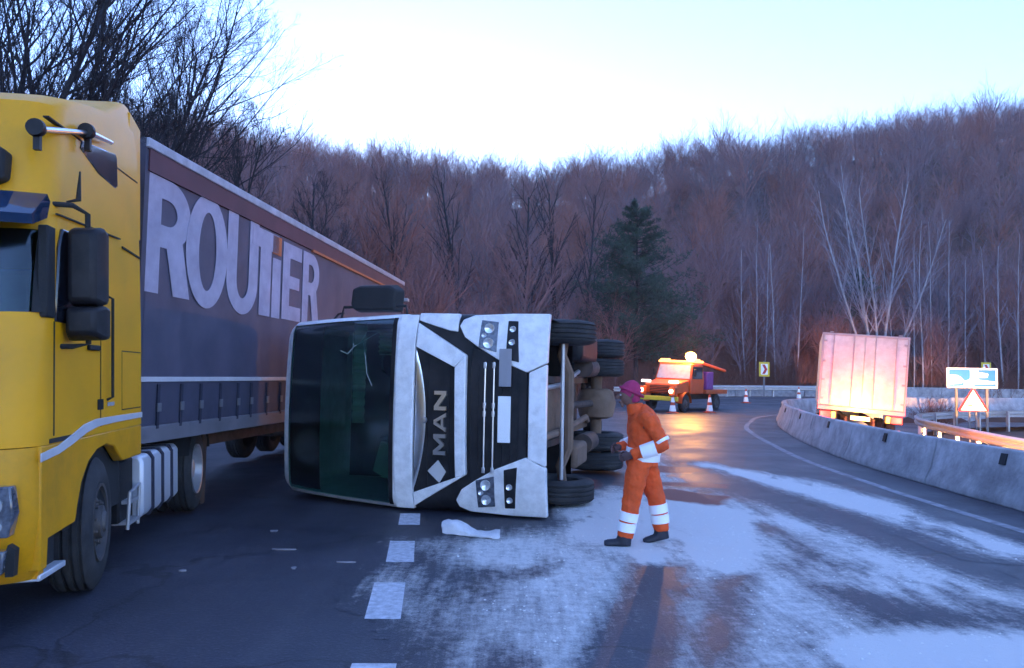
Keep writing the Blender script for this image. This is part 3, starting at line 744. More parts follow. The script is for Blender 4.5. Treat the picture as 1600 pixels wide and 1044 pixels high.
MB().tube([(-1,0,.5),(1,0,.5)], .07, 10).build('front_axle', 'chassis', yt); MB().tube([(-1,3.46,.5),(1,3.46,.5)], .09, 10).build('rear_axle', 'chassis', yt)
wheel(yt, 1.06, 0, .5, 1, 'front', 'rim_dark', steer=R(8)); wheel(yt, -1.06, 0, .5, -1)
wheel(yt, 1.06, 3.46, .5, 1, 'rear', dual=True); wheel(yt, -1.06, 3.46, .5, -1, 'rear', dual=True)
for s in (1,-1): MB().loft([[(s*x, 3.46+.62*math.cos(R(a)), .5+.62*math.sin(R(a))) for a in range(20, 161, 14)] for x in (.70,1.24)], False, False).build('mudguard', 'matte_black', yt, smooth=60)

# ------------------------------------------------------------------ curtain-sided semi-trailer with ROUTIER lettering
A_ = Vector((-3.61, 7.5, 0)); th = math.atan2(.92, 11.5)
MT = Matrix.Translation(A_) @ Matrix.Rotation(-th, 4, 'Z')     # local y runs back along the side, x = outwards
tr = thing('semi_trailer', 'long dark purple curtain-sided trailer lettered ROUTIER behind the yellow cab', 'trailer', MT)
L0, L1, W_ = -.05, 11.45, 2.5
cur = MB()
# curtain with soft vertical waves
rows = []
for k in range(116):
    y = L0+.1+(L1-L0-.2)*k/115; d = .012*math.sin(y*2*math.pi/.62)+.006*math.sin(y*2*math.pi/.23+1)
    rows.append([(-.035+d*.8, y, 1.14), (-.03+d*.5, y, 1.55), (-.03+d*.3, y, 2.4), (-.03+d*.2, y, 3.2), (-.03, y, 3.66)])
ct = cur.loft(rows, False, False).build('curtain', 'curtain_tarp', tr, smooth=60)
box('front_wall', (-W_,L0,1.05), (-.02,L0+.08,3.98), 'trailer_board', tr); 
box('roof', (-W_+.02,L0,3.93), (-.04,L1,3.965), 'trailer_rail', tr)
box('far_curtain', (-W_,L0+.1,1.14), (-W_+.03,L1-.05,3.9), 'curtain_tarp', tr)
box('rear_door', (-W_+.05,L1-.06,1.12), (-.06,L1,3.92), 'curtain_tarp', tr)
box('top_rail', (-.06,L0,3.885), (.012,L1+.05,3.985), 'trailer_rail', tr, .012)
box('top_stripe', (-.05,L0+.05,3.665), (-.004,L1-.05,3.883), 'red_tarp', tr)
box('orange_line', (-.03,4.8,3.64), (.004,L1-.6,3.68), 'orange_print', tr)
box('rear_post', (-.12,L1-.10,1.05), (.005,L1+.02,3.884), 'red_tarp', tr, .01)
box('rear_bracket', (-.05,L1+.02,3.50), (.10,L1+.22,3.58), 'trailer_rail', tr, .01)
box('pale_line', (-.05,L0+.05,1.575), (.006,L1-.1,1.625), 'silver_stripe', tr, .004)
box('lower_board', (-.06,L0+.05,1.14), (-.012,L1-.1,1.572), 'trailer_board', tr)
box('bottom_rail', (-.08,L0,.965), (.0,L1,1.135), 'rail_dark', tr, .01)
for k in range(24):
    y = .28+k*.47+rng.uniform(-.05,.05)
    o = box('strap', (-.012,y,1.10), (.004,y+.045,1.55), 'strap', tr)
    box('buckle', (.003,y-.012,1.27), (.02,y+.057,1.36), 'post_grey', o, .004)
for x in (-.75,-1.75): box('chassis_beam', (x-.06,L0+.2,.70), (x+.06,L1-.2,1.0), 'chassis', tr)
box('floor_pan', (-W_+.05,L0+.02,1.0), (-.06,L1-.02,1.12), 'chassis', tr)
for y in (2.4,): 
    for x in (-.55,-1.95): box('landing_leg', (x-.05,y-.05,.0), (x+.05,y+.05,.95), 'chassis', tr)
for y in (7.6,8.9,10.2):
    MB().tube([(-2.4,y,.5),(-.1,y,.5)], .07, 8).build('axle', 'chassis', tr)
    wheel(tr, -.2, y, .5, 1, 'front', 'rim_dark'); wheel(tr, -2.3, y, .5, -1, 'front', 'rim_dark')
# letters laid on the curtain: local (y, z) -> plane
ML = Matrix(((0,0,1,-.0215),(1,0,0,0),(0,1,0,0),(0,0,0,1)))
def put_letter(ch, y0, y1, z0, z1, s, name='letter', mat='letter_print'):
    w_, h_ = y1-y0, z1-z0
    polys = letter(ch, w_, h_, s); put_letter.k = -getattr(put_letter, 'k', 1)
    return splines2d(name, [[(p[0]+y0, p[1]+z0) for p in pl] for pl in polys], .004, mat, ct, ML @ Matrix.Translation((0,0,.0012*put_letter.k)))
put_letter('R', -.02, .92, 2.47, 3.66, .30)
put_letter('O', .80, 1.80, 2.43, 3.70, .29)
put_letter('U', 1.80, 2.72, 2.44, 3.68, .28)
put_letter('T', 2.32+.2, 3.42, 2.46, 3.63, .34)
put_letter('I', 3.22, 3.52, 2.46, 3.30, .3)
put_letter('I', 3.20, 3.52, 3.36, 3.62, .3, 'letter_dot', 'orange_print')
put_letter('E', 3.60, 4.36, 2.47, 3.60, .28)
put_letter('R', 4.42, 5.22, 2.48, 3.60, .26)

# ------------------------------------------------------------------ white tractor unit lying on its side
YAWM = R(-14.5)
RM = Matrix.Rotation(YAWM, 4, 'Z') @ Matrix.Rotation(R(-90), 4, 'Y')
corner = Vector((.42, 9.06, 0))
rootM = corner - (RM @ Vector((-1.245, -1.47, .36)))
wt = thing('overturned_tractor', 'overturned white lorry tractor unit lying on its side facing the camera', 'truck', Matrix.Translation(rootM) @ RM)
secs = [(2.18,-1.46,.85,1.22,.20,.05),(2.30,-1.45,.85,1.22,.20,.05),(2.36,-1.44,.85,1.22,.20,.05),(2.8,-1.38,.85,1.20,.20,.05),(3.1,-1.33,.85,1.19,.20,.05),(3.42,-1.28,.85,1.17,.20,.05),(3.5,-1.27,.85,1.165,.2,.05),
        (3.90,-1.19,.85,1.14,.22,.05),(4.00,-1.12,.82,1.10,.24,.05),(4.05,-.95,.75,1.02,.26,.05)]
def wskip(k, n, a): return a in (2,3,4,5,6) and 8 <= k < n-9
mb, wr = cab_loft(secs, wskip); mb.build('cab_shell', 'truck_white', wt, smooth=32)
n = len(wr[0])
surf_patch(wr, 2, 7, 8, n-9, -.012).build('windscreen', 'wind_glass', wt, smooth=60)
def bent(e): return lambda p: Vector((p.x, p.y+.15*(abs(p.x)/1.2)**3.2+e, p.z))
XC = [(0, [-1.15,-1.05,-.95,-.8,-.65,-.5,-.3,0,.3,.5,.65,.8,.95,1.05,1.15])]
def slab(name, poly, y0, y1, mat, parent=None, bevel=.012, e=0.):
    return MB().prism(poly, 1, y0, y1).build(name, mat, parent or wt, bevel, 32, bent(e), XC)
# dark body behind the front panels
mbd, _ = cab_loft([(.42,-1.36,.6,1.18,.2,.08),(.6,-1.40,.85,1.21,.2,.08),(1.4,-1.42,.85,1.22,.2,.06),(2.18,-1.43,.85,1.22,.2,.05)])
mbd.build('inner_front', 'truck_black', wt, smooth=32)
# black visor band above the glass
band = surf_patch(wr, 5, 7, 8, n-9, -.05).build('header_panel', 'header_black', wt, smooth=50)
for P in ([(.98,3.02),(.80,2.92),(.86,2.80),(.66,2.74)], [(.98,2.78),(.84,2.84),(.80,2.92)], [(.99,2.6),(.80,2.92),(.70,3.0),(.74,3.1)], [(.66,2.74),(.45,2.70),(.30,2.62)]):
    MB().tube([(x, -1.36+.30*(z-2.8)*.16+.14*abs(x)**3.2-.035, z) for x, z in P], .0035, 5).build('glass_crack', 'crack_white', wt)
seal = surf_patch(wr, 1, 2, 8, n-9, .006).build('windscreen_seal', 'truck_black', wt, smooth=50)
# white cross panel and grille frame (outer minus inner, in four strips)
slab('cross_panel', [(-1.2,2.03),(1.2,2.03),(1.2,2.27),(-1.2,2.27)], -1.50, -1.42, 'truck_white')
outT = [(1.10,2.02),(.70,1.36),(-.74,1.34),(-1.16,2.02)]; inT = [(.80,2.02),(.55,1.50),(-.78,1.47),(-.99,2.02)]
slab('grille_frame', [outT[0],outT[1],inT[1],inT[0]], -1.51, -1.42, 'truck_white'); slab('grille_frame', [outT[1],outT[2],inT[2],inT[1]], -1.512, -1.42, 'truck_white'); slab('grille_frame', [outT[2],outT[3],inT[3],inT[2]], -1.51, -1.42, 'truck_white')
gp = slab('grille_panel', [(.80,2.02),(.55,1.50),(-.78,1.47),(-.99,2.02)], -1.455, -1.42, 'truck_black')
for (zz, xa, xb) in ((1.56,-.78,.55),(1.84,-.9,.66)): slab('grille_bar', [(xa,zz),(xb,zz),(xb,zz+.012),(xa,zz+.012)], -1.466, -1.45, 'truck_black', gp, 0)
cb = [[(x, -1.475+.03*abs(x+.1)**1.5, 2.015-.11*max(0,1-((x+.1)/.85)**2)), (x, -1.47+.03*abs(x+.1)**1.5, 2.01-.145*max(0,1-((x+.1)/.85)**2)), (x, -1.455, 2.01)] for x in [-.95+1.7*k/20 for k in range(21)]]
MB().loft(cb).build('chrome_brow', 'chrome', gp, smooth=60)
MB().lathe([(-.02,.0001),(-.018,.03),(0,.04)], 1, (-.1,-1.475,1.88), 14).build('emblem', 'tail_amber' if 0 else 'chrome', gp)
# chrome letters M A N: text runs along local -x -> ... reads upwards in the picture
for ch, x0, wd in (('M',-.515,.25),('A',-.235,.23),('N',.025,.235)):
    splines2d('letter', [[(p[0], p[1]) for p in pl] for pl in letter(ch, wd, .155, .046)], .03, 'chrome', gp, Matrix(((1,0,0,x0),(0,0,-1,-1.472),(0,1,0,1.60),(0,0,0,1))))
d_ = slab('warning_plate', [(-.66,1.72),(-.79,1.585),(-.92,1.75) if 0 else (-.74,1.92),(-.58,1.76)] if 0 else [(-.72,1.84),(-.58,1.70),(-.72,1.60),(-.86,1.69)], -1.462, -1.454, 'warning_plate', gp, .002)
# lower grille with chrome bars
lg = slab('lower_grille', [(-.70,.60),(.62,.60),(.80,1.30),(-.84,1.30)], -1.46, -1.40, 'truck_black')
for zz in (1.115,1.005):
    MB().tube([(-.70,-1.475,zz),(0,-1.482,zz),(.62,-1.475,zz)], .013, 8).build('chrome_bar', 'chrome', lg)
    for xx in (-.67,.0,.10,.58): MB().box((xx-.035,-1.492,zz-.02),(xx+.035,-1.47,zz+.02)).build('bar_clip', 'chrome', lg, .006)
for zz in (.70,.80,.90,1.2): slab('grille_slat', [(-.66,zz),(.60,zz),(.60,zz+.015),(-.66,zz+.015)], -1.472, -1.455, 'truck_black', lg, 0)
MB().box((-.335,-1.50,.79),(.215,-1.47,.945)).build('number_plate', 'plate_white', wt, .006)
MB().box((.33,-1.53,.78),(.78,-1.515,.93)).build('hanging_panel', 'grey_plastic', wt, .004)
for s in (1,-1):
    hp = [(1.06,1.48),(1.14,1.44),(1.195,1.30),(1.215,.8),(1.21,.36),(.62,.36),(.50,.60),(.66,.98),(.80,1.22),(.92,1.40)]
    hh = slab('headlight_housing', [(s*x,z) for x,z in hp], -1.49, -1.38, 'truck_white', bevel=.03)
    hl = slab('headlight', [(s*x,z) for x,z in ((.74,.985),(1.11,.985),(1.135,1.20),(.80,1.215))], -1.502, -1.47, 'lens_dark', hh, .008)
    for (x, z, r) in ((.85,1.09,.062),(1.03,1.09,.06),(.945,1.15,.03)):
        MB().lathe([(0,.0001),(-.014,r*.55),(-.018,r),(.02,r*1.08)], 1, (s*x,-1.502+.15*(x/1.2)**3.2,z), 18).build('reflector', 'lens_clear', hl, smooth=60)
    fl = slab('fog_light', [(s*x,z) for x,z in ((.62,.70),(1.12,.74),(1.125,.865),(.66,.865))], -1.50, -1.47, 'truck_black', hh, .008)
    for x in (.86,1.02): MB().lathe([(0,.0001),(-.012,.035),(.02,.045)], 1, (s*x,-1.502+.15*(x/1.2)**3.2,.80), 14).build('reflector', 'lens_clear', fl, smooth=60)
    s > 0 and slab('corner_trim', [(s*1.225,2.02),(s*1.215,1.50),(s*.99,1.50),(s*1.0,1.60),(s*1.10,1.93),(s*1.13,2.02)], -1.49, -1.40, 'truck_white')
ap = slab('apron', [(-.60,.36),(.60,.36),(.50,.575),(-.52,.575)], -1.488, -1.40, 'truck_white')
# cab interior seen through the glass
box('dashboard', (-1.1,-1.22,1.95), (1.1,-.75,2.30), 'cab_inner', wt, .04)
box('bunk_wall', (-1.1,.55,2.2), (1.1,.60,3.85), 'cab_inner', wt)
for x in (-.55,.60): 
    MB().box((x-.24,-.35,2.0),(x+.24,-.12,2.75)).build('seat', 'seat_fabric', wt, .07); MB().box((x-.13,-.33,2.76),(x+.13,-.16,3.0)).build('headrest', 'seat_fabric', wt, .05)
MB().lathe([(-.012,.20),(0,.222),(.012,.20)], 1, (.6,-.85,2.5), 28).build('steering_wheel', 'truck_black', wt)
for x0, zb in ((.25,2.95),(-.2,2.95)):
    MB().loft([[(x0+.9*k/24, -.98+.02*math.sin(k*1.9), z) for k in range(25)] for z in (zb-.04, zb+.14)], False, False).build('cab_curtain', 'curtain_cloth', wt, smooth=60)
MB().loft([[(.7+.3*k/20, -1.0+.03*math.sin(k*1.5), z) for k in range(21)] for z in (2.5, 2.72)], False, False).build('cab_curtain', 'curtain_cloth', wt, smooth=60)
MB().prism([(-.95,2.40),(-.50,2.38),(-.42,2.62),(-.8,2.72)], 1, -1.1, -1.0).build('loose_paper', 'curtain_cloth', wt, .01)
# mirrors (only the upper side survived)
MB().loft([[(1.30,-.95,2.55),(1.30,-.95,3.12),(1.36,-.98,3.16),(1.58,-.98,3.14),(1.62,-.95,3.05),(1.62,-.95,2.62),(1.56,-.95,2.52)], [(1.28,-.72,2.50),(1.28,-.72,3.15),(1.36,-.70,3.2),(1.60,-.70,3.17),(1.66,-.72,3.08),(1.66,-.72,2.58),(1.58,-.72,2.48)]]).build('mirror', 'matte_black', wt, bevel=.03)
MB().tube([(1.18,-.95,3.3),(1.34,-.92,3.28),(1.36,-.88,2.4),(1.2,-.92,2.36)], .02, 8).build('mirror_arm', 'matte_black', wt)
MB().tube([(1.15,-.8,3.52),(1.26,-.8,3.42),(1.27,-.8,3.34)], .014, 6).build('antenna', 'matte_black', wt)
# underside
for s in (1,-1): box('chassis_rail', (s*.40-.045,-1.15,.70), (s*.40+.045,5.0,.98), 'mud_brown', wt, .006)
for y, r in ((-1.0,.05),(.55,.06),(1.6,.05),(2.5,.05),(3.0,.06),(4.2,.05),(4.9,.06)): MB().tube([(-.4,y,.84),(.4,y,.84)], r, 8).build('cross_member', 'chassis', wt)
box('engine', (-.36,-1.0,.55), (.36,.6,1.35), 'mud_brown', wt, .06); box('gearbox', (-.24,.6,.58), (.24,1.6,1.05), 'mud_brown', wt, .08)
MB().lathe([(-.28,.20),(-.24,.30),(0,.36),(.22,.30),(.26,.22)], 0, (.0,3.6,.5), 18).build('differential', 'mud_brown', wt, smooth=50)
MB().tube([(0,1.6,.75),(0,3.3,.55)], .06, 10).build('drive_shaft', 'chassis', wt)
MB().tube([(-1.0,0,.42),(-.75,0,.46),(-.5,0,.36),(.5,0,.36),(.75,0,.46),(1.0,0,.42)], [.06,.07,.075,.075,.07,.06], 10).build('front_axle', 'mud_brown', wt)
MB().tube([(-1.0,3.6,.5),(1.0,3.6,.5)], .10, 12).build('rear_axle', 'mud_brown', wt)
for s in (1,-1):
    MB().loft([[(s*.42-.045+u, y, z-.10*(1-((y-.0)/.9)**2)+v) for u, v in ((0,0),(.09,0),(.09,.07),(0,.07))] for y, z in [(-.9+1.8*k/10, .62) for k in range(11)]]).build('leaf_spring', 'chassis', wt)
    MB().tube([(s*.62,2.1,.50),(s*.62,2.9,.50)], .16, 14).build('air_tank', 'chassis', wt)
    MB().lathe([(-.16,.12),(-.12,.15),(.12,.15),(.16,.12)], 2, (s*.45,4.0,.62), 14).build('air_bag', 'rubber', wt)
MB().tube([(-.9,-.25,.40),(.9,-.25,.40)], .028, 8).build('tie_rod', 'rim_steel', wt); MB().tube([(.3,-1.1,.55),(.35,.2,.5),(.55,1.9,.55)], .035, 8).build('pipe', 'rim_steel', wt)
MB().tube([(-.3,-1.15,.5),(-.28,.4,.46),(-.2,2.4,.5),(-.3,3.2,.6)], .05, 8).build('exhaust_pipe', 'mud_brown', wt)
MB().box((-1.05,-1.2,.42),(1.05,-1.12,.60)).build('underrun_bar', 'mud_brown', wt, .02)
MB().box((-.9,1.0,.40),(-.55,2.0,.92)).build('silencer', 'mud_brown', wt, .06)
MB().box((.70,1.0,.34),(1.15,2.6,.92)).build('fuel_tank', 'truck_black', wt, .08)
wheel(wt, 1.06, 0, .5, 1, 'front', 'rim_dark'); wheel(wt, -1.06, 0, .5, -1, 'front', 'rim_dark')
wheel(wt, .98, 3.6, .5, 1, 'rear', 'rim_steel', True); wheel(wt, -1.02, 3.6, .5, -1, 'rear', 'rim_steel', True)
MB().box((-.5,3.9,.98),(.5,4.4,1.12)).build('fifth_wheel', 'chassis', wt, .04)

# torn white bumper corner on the road in front of the cab
mb = MB(); rs = random.Random(3); rings = []
for k in range(13):
    t = k/12; x = -.72+.62*t; ring = []
    for j in range(9):
        a = math.pi*j/8; rr = (.09+.05*math.sin(t*7)+rs.random()*.03)
        ring.append((x+rs.random()*.02, 8.42-.25*t+math.cos(a)*.13+rs.random()*.025, .006+math.sin(a)*rr*(1-.5*t)+rs.random()*.012))
    rings.append(ring)
tag(mb.loft(rings).build('torn_panel', 'crumple_white', smooth=25), 'crumpled white torn panel lying on the road below the overturned cab', 'debris')
for k, (x, y, a, b) in enumerate(((-2.15,7.45,.10,.018),(-1.85,6.75,.025,.035),(-1.45,7.0,.07,.014),(-.55,7.45,.08,.014),(-2.75,6.6,.03,.02),(-2.5,8.3,.045,.02))):
    rs = random.Random(20+k); P = [(x+a*math.cos(t)*(.7+.6*rs.random()), y+b*math.sin(t)*(.7+.6*rs.random())) for t in [2*math.pi*i/8 for i in range(8)]]
    mbb = MB().prism(P, 2, float(zg(x,y))+.001, float(zg(x,y))+.012)
    LBL = ['longest pale splinter of debris, nearest the yellow truck', 'tiny dark fragment left of the dashes', 'thin pale splinter just left of the lane dash', 'thin pale splinter just right of the lane dash', 'small fragment beside the yellow front wheel', 'small fragment in front of the dark trailer'][k]
    tag(mbb.build('debris_fragment', 'debris'), LBL+' on the asphalt', 'debris', 'debris fragments on the asphalt')

# ------------------------------------------------------------------ box truck driving away behind the barriers
hd = R(-21)
bx = thing('box_truck', 'white box truck with glowing red tail lights driving away behind the barriers', 'truck',
           Matrix.Translation((11.03, 24.5, -.45+float(zg(11,24.5)))) @ Matrix.Rotation(hd, 4, 'Z') @ Matrix.Rotation(R(4.0), 4, 'Y'))   # local y forward (away)
HW = 1.27
bo = MB().box((-HW,0,1.30),(HW,6.4,3.64)).build('cargo_box', 'truck_box', bx, .02)
for x0, x1 in ((-HW+.06,-.012),(.012,HW-.06)):
    dr = MB().box((x0,-.03,1.34),(x1,-.002,3.57)).build('rear_door', 'truck_box', bx, .008)
    for xx in (x0+.3, x1-.3):
        MB().tube([(xx,-.052,1.32),(xx,-.052,3.59)], .012, 8).build('lock_bar', 'box_frame', dr)
    for zz in (1.5,2.1,2.7,3.35): MB().box((x0-.0 if x0<0 else x1-.09,-.045,zz),(x0+.09 if x0<0 else x1,-.028,zz+.06)).build('hinge', 'box_frame', dr)
for s in (1,-1): MB().box((min(s*HW,s*(HW-.055)),-.045,1.30),(max(s*HW,s*(HW-.055)),-.001,3.64)).build('door_frame', 'box_frame', bx, .006)
MB().box((-HW,-.047,3.575),(HW,-.001,3.645)).build('door_frame', 'box_frame', bx, .006)
MB().box((-HW,-.06,1.17),(HW,.3,1.298)).build('rear_beam', 'box_frame', bx, .01)
MB().box((-1.15,-.10,.55),(1.15,.02,.72)).build('bumper_bar', 'box_frame', bx, .01)
for s in (1,-1):
    lh = MB().box((s*.95-.26,-.13,.90),(s*.95+.26,-.02,1.14)).build('tail_light', 'truck_black', bx, .01)
    MB().box((s*1.03-.16,-.15,.92),(s*1.03+.16,-.125,1.12)).build('red_lens', 'tail_red', lh, .01)
    MB().box((s*.79-.06,-.15,.92),(s*.79+.06,-.125,1.12)).build('amber_lens', 'tail_amber', lh, .01)
    lamp('tail_glow', 'POINT', (s*1.15,-.85,1.0), 42, (1,.05,.03), bx, .08)
    MB().box((s*1.0-.05,-.05,3.66),(s*1.0+.05,.0,3.69)).build('marker_lamp', 'box_frame', bx)
lamp('door_fill', 'POINT', (0,-.48,1.16), 42, (1,.58,.06), bx, .15)  # added amber fill warming the lower rear doors; no lamp is fitted there
MB().box((-.28,-.115,.92),(.28,-.095,1.04)).build('number_plate', 'plate_white', bx)
for s in (1,-1):
    box('chassis_rail', (s*.4-.04,.1,.72), (s*.4+.04,8.2,.98), 'chassis', bx)
    wheel(bx, s*1.0, 1.7, .5, s, 'rear', 'rim_dark', True); wheel(bx, s*1.05, 7.0, .5, s, 'front', 'rim_dark')
cbx, _ = cab_loft([(.5,0,1.9,1.2,.2,.05),(1.6,0,1.9,1.22,.2,.05),(2.5,.12,1.9,1.2,.2,.05),(2.9,.35,1.85,1.12,.25,.05)])
cbx.map(lambda p: Vector((p.x, 8.5-p.y, p.z))).build('cab', 'truck_box', bx)

# dark car following the box truck, just outside the frame on the right: its headlights light the truck and the guardrail
cr = thing('following_car', 'dark estate car with headlights on following the box truck beyond the barrier', 'car', Matrix.Translation((8.7, 7.6, -.45)) @ Matrix.Rotation(R(-9), 4, 'Z'))
prof = [(-2.1,.35),(2.1,.35),(2.2,.55),(2.1,.75),(1.2,.88),(.45,1.38),(-1.5,1.42),(-2.05,.95),(-2.18,.6)]
MB().prism(prof, 0, -.85, .85).build('body', 'car_paint', cr, .06)
for s in (1,-1):
    MB().prism([(.95,.92),(.42,1.32),(-1.4,1.35),(-1.75,.95)], 0, s*.845, s*.858).build('side_window', 'dark_glass', cr)
    for y in (-1.35,1.35):
        e = bpy.data.objects.new('wheel', None); C.objects.link(e); e.parent = cr; e.location = (s*.78,y,.31); e.scale = (.65,.62,.62); e.rotation_euler.z = 0 if s > 0 else math.pi
        link('tyre', tyre_meshes(), None, e); link('rim', rim_mesh('front','rim_steel'), None, e)
    MB().lathe([(0,.0001),(.03,.06),(.035,.085),(-.05,.09)], 1, (s*.62,2.17,.64), 16).build('headlight', 'head_white', cr)
    sp = lamp('headlamp_beam', 'SPOT', (s*.62,2.24,.66), 420 if s < 0 else 22000, (1,.50,.13), cr, .06, spot_size=R(19) if s > 0 else R(30), spot_blend=.9)
    sp.rotation_euler = (R(90.0), 0, R(-2) if s < 0 else R(-11))
MB().prism([(1.22,.90),(.52,1.33),(.50,1.34),(1.2,.885)], 0, -.7, .7).build('windscreen', 'dark_glass', cr)

# ------------------------------------------------------------------ orange recovery truck with beacon
rc = thing('recovery_truck', 'orange recovery truck with flashing amber beacon parked on the bend', 'truck',
           Matrix.Translation((8.15, 37.6, float(zg(8.1,37.6)))) @ Matrix.Rotation(R(-38), 4, 'Z') @ Matrix.Rotation(R(1.5), 4, 'Y') @ Matrix.Scale(.84, 4))   # faces -y
box('chassis_frame', (-.45,-1.9,.65), (.45,4.2,.95), 'chassis', rc, .02)
bon = MB().loft([[(-.95,-2.3,1.0),(.95,-2.3,1.0),(.95,-2.3,1.55),(-.95,-2.3,1.55)],[(-1.05,-.8,1.0),(1.05,-.8,1.0),(1.05,-.8,1.8),(-1.05,-.8,1.8)]]).build('bonnet', 'rescue_orange', rc, .06)
MB().box((-.62,-2.36,1.05),(.62,-2.28,1.45)).build('radiator_grille', 'truck_black', rc, .02)
for k in range(4): MB().box((-.6,-2.39,1.10+k*.09),(.6,-2.35,1.13+k*.09)).build('grille_slat', 'rescue_orange', rc)
MB().box((-1.2,-2.62,.62),(1.2,-2.42,.86)).build('bumper_beam', 'sign_yellow', rc, .02)
MB().box((-1.15,-2.75,.90),(-.75,-2.45,1.40)).build('winch_box', 'rescue_orange', rc, .03); MB().box((.75,-2.75,.90),(1.15,-2.45,1.40)).build('winch_box', 'rescue_orange', rc, .03)
cabr = MB().loft([[(-1.12,-.8,1.0),(1.12,-.8,1.0),(1.12,1.0,1.0),(-1.12,1.0,1.0)],[(-1.15,-.75,1.8),(1.15,-.75,1.8),(1.15,1.0,1.8),(-1.15,1.0,1.8)],[(-1.05,-.45,2.72),(1.05,-.45,2.72),(1.05,.95,2.72),(-1.05,.95,2.72)]]).build('cab', 'rescue_orange', rc, .06)
MB().add([(-1.03,-.755,1.86),(1.03,-.755,1.86),(.95,-.49,2.64),(-.95,-.49,2.64),(-1.03,-.73,1.86),(1.03,-.73,1.86),(.95,-.46,2.64),(-.95,-.46,2.64)], [(0,1,2,3),(4,5,6,7),(0,1,5,4),(1,2,6,5),(2,3,7,6),(3,0,4,7)]).build('windscreen', 'windscreen_grey', cabr)
for s in (1,-1):
    MB().prism([(-.6,1.86),(.7,1.86),(.7,2.55),(-.36,2.55)], 0, s*1.09, s*1.155).build('door_window', 'dark_glass', cabr)
    MB().box((s*.85-.28,-2.42,1.60),(s*.85+.28,-2.28,1.74)).build('work_lamp', 'work_lamp', rc, .03)
    MB().lathe([(0,.0001),(-.03,.06),(-.03,.10),(.06,.10)], 1, (s*.9,-2.78,1.16), 14).build('headlight', 'marker_white', rc)
    MB().box((s*1.28-.06,-.62,2.0),(s*1.28+.06,-.5,2.4)).build('mirror', 'truck_black', rc, .02)
    for y in (-1.35,2.9): wheel(rc, s*1.0, y, .5, s, 'front', 'rim_dark')
    MB().loft([[(s*x, -1.35+.62*math.cos(R(a)), .5+.62*math.sin(R(a))) for a in range(0, 181, 15)] for x in (.8,1.2)], False, False).build('mudguard', 'rescue_orange', rc, smooth=60)
MB().box((-1.2,1.15,1.0),(1.2,4.3,1.25)).build('deck', 'rescue_orange', rc, .02); MB().box((-1.0,1.2,1.25),(1.2,2.2,2.3)).build('tool_locker', 'rescue_purple', rc, .05)
bm_ = MB().box((-1.25,-.15,2.78),(1.45,.15,2.90)).build('light_bar', 'bar_amber', rc, .03)
for x in (-1.0,-.72,1.15): MB().box((x-.12,-.2,2.86),(x+.12,.1,2.99)).build('bar_lamp', 'bar_amber', rc, .03)
MB().tube([(.4,1.3,1.2),(.4,1.3,2.6),(.42,.9,3.0)], .10, 8).build('crane_mast', 'rescue_orange', rc); MB().tube([(.42,.9,2.95),(1.3,3.6,2.4)], .09, 8).build('crane_boom', 'rescue_orange', rc)
MB().lathe([(0,.20),(.16,.29),(.34,.29),(.46,.18),(.50,.0001)], 2, (.75,-.05,2.90), 16).build('beacon', 'beacon_amber', rc, smooth=60)
lamp('beacon_and_front_glow', 'POINT', (.75,-.45,3.75), 190, (1,.48,.06), rc, .12)
lamp('beacon_and_front_glow', 'POINT', (0,-2.95,2.2), 6, (1,.6,.25), rc, .2)  # extra weak warm light ahead of the bonnet, away from the beacon

# ------------------------------------------------------------------ signs and cones
def chevron(x, y, zc, label):
    z0 = float(zt(x, y)) if 0 else float(zg(x, y))-.1
    e = thing('chevron_sign', label, 'sign', Matrix.Translation((x, y, 0)), 'yellow chevron bend signs')
    box('post', (-.05,.03,z0), (.05,.10,zc+.6), 'post_grey', e)
    box('panel', (-.38,0,zc-.52), (.38,.03,zc+.52), 'sign_yellow', e, .01)
    box('inner_panel', (-.24,-.006,zc-.38), (.24,.001,zc+.38), 'sign_white', e)
    MB().prism([(-.16,zc+.34),(.04,zc+.34),(.22,zc),(.04,zc-.34),(-.16,zc-.34),(.02,zc)], 1, -.014, -.005).build('arrow', 'sign_red', e)
    return e
chevron(18.2, 55.3, 2.55, 'yellow chevron bend sign with red arrow left of the box truck')
chevron(36.96, 59.8, 2.96, 'yellow chevron bend sign half hidden behind the blue sign')
bs = thing('direction_sign', 'white and blue direction sign panel on posts right of the box truck', 'sign', Matrix.Translation((17.75, 29.6, 0)) @ Matrix.Rotation(R(-8), 4, 'Z'))
for x in (-.55,.55): box('post', (x-.04,.05,-1.0), (x+.04,.12,2.2), 'post_grey', bs)
box('panel', (-.92,0,1.58), (.92,.05,2.36), 'sign_white', bs, .02)
for P in ([(-.84,2.29),(-.08,2.29),(-.08,1.94),(-.26,1.84),(-.38,1.98),(-.52,2.07),(-.84,2.08)], [(-.84,1.64),(-.30,1.66),(-.30,1.80),(-.50,1.74),(-.84,1.72)], [(.22,2.29),(.84,2.29),(.84,1.84),(.26,1.90),(.20,1.98),(.54,2.0),(.58,2.14),(.22,2.2)], [(.05,1.65),(.84,1.65),(.84,1.76),(.30,1.74),(.05,1.72)]):
    MB().prism(P, 1, -.008, .001).build('blue_field', 'sign_blue', bs)
ts = thing('warning_sign', 'white triangular warning sign standing below the blue direction sign', 'sign', Matrix.Translation((17.6, 29.3, 0)) @ Matrix.Rotation(R(-8), 4, 'Z'))
for x in (-.12,.12): box('post', (x-.025,.04,-1.0), (x+.025,.08,1.2), 'post_grey', ts)
MB().prism([(-.50,.70),(.50,.70),(.54,.76),(.05,1.55),(-.05,1.55),(-.54,.76)], 1, 0, .03).build('red_border', 'sign_red', ts)
MB().prism([(-.46,.735),(.46,.735),(.0,1.53)], 1, -.008, .001).build('white_face', 'sign_white', ts)
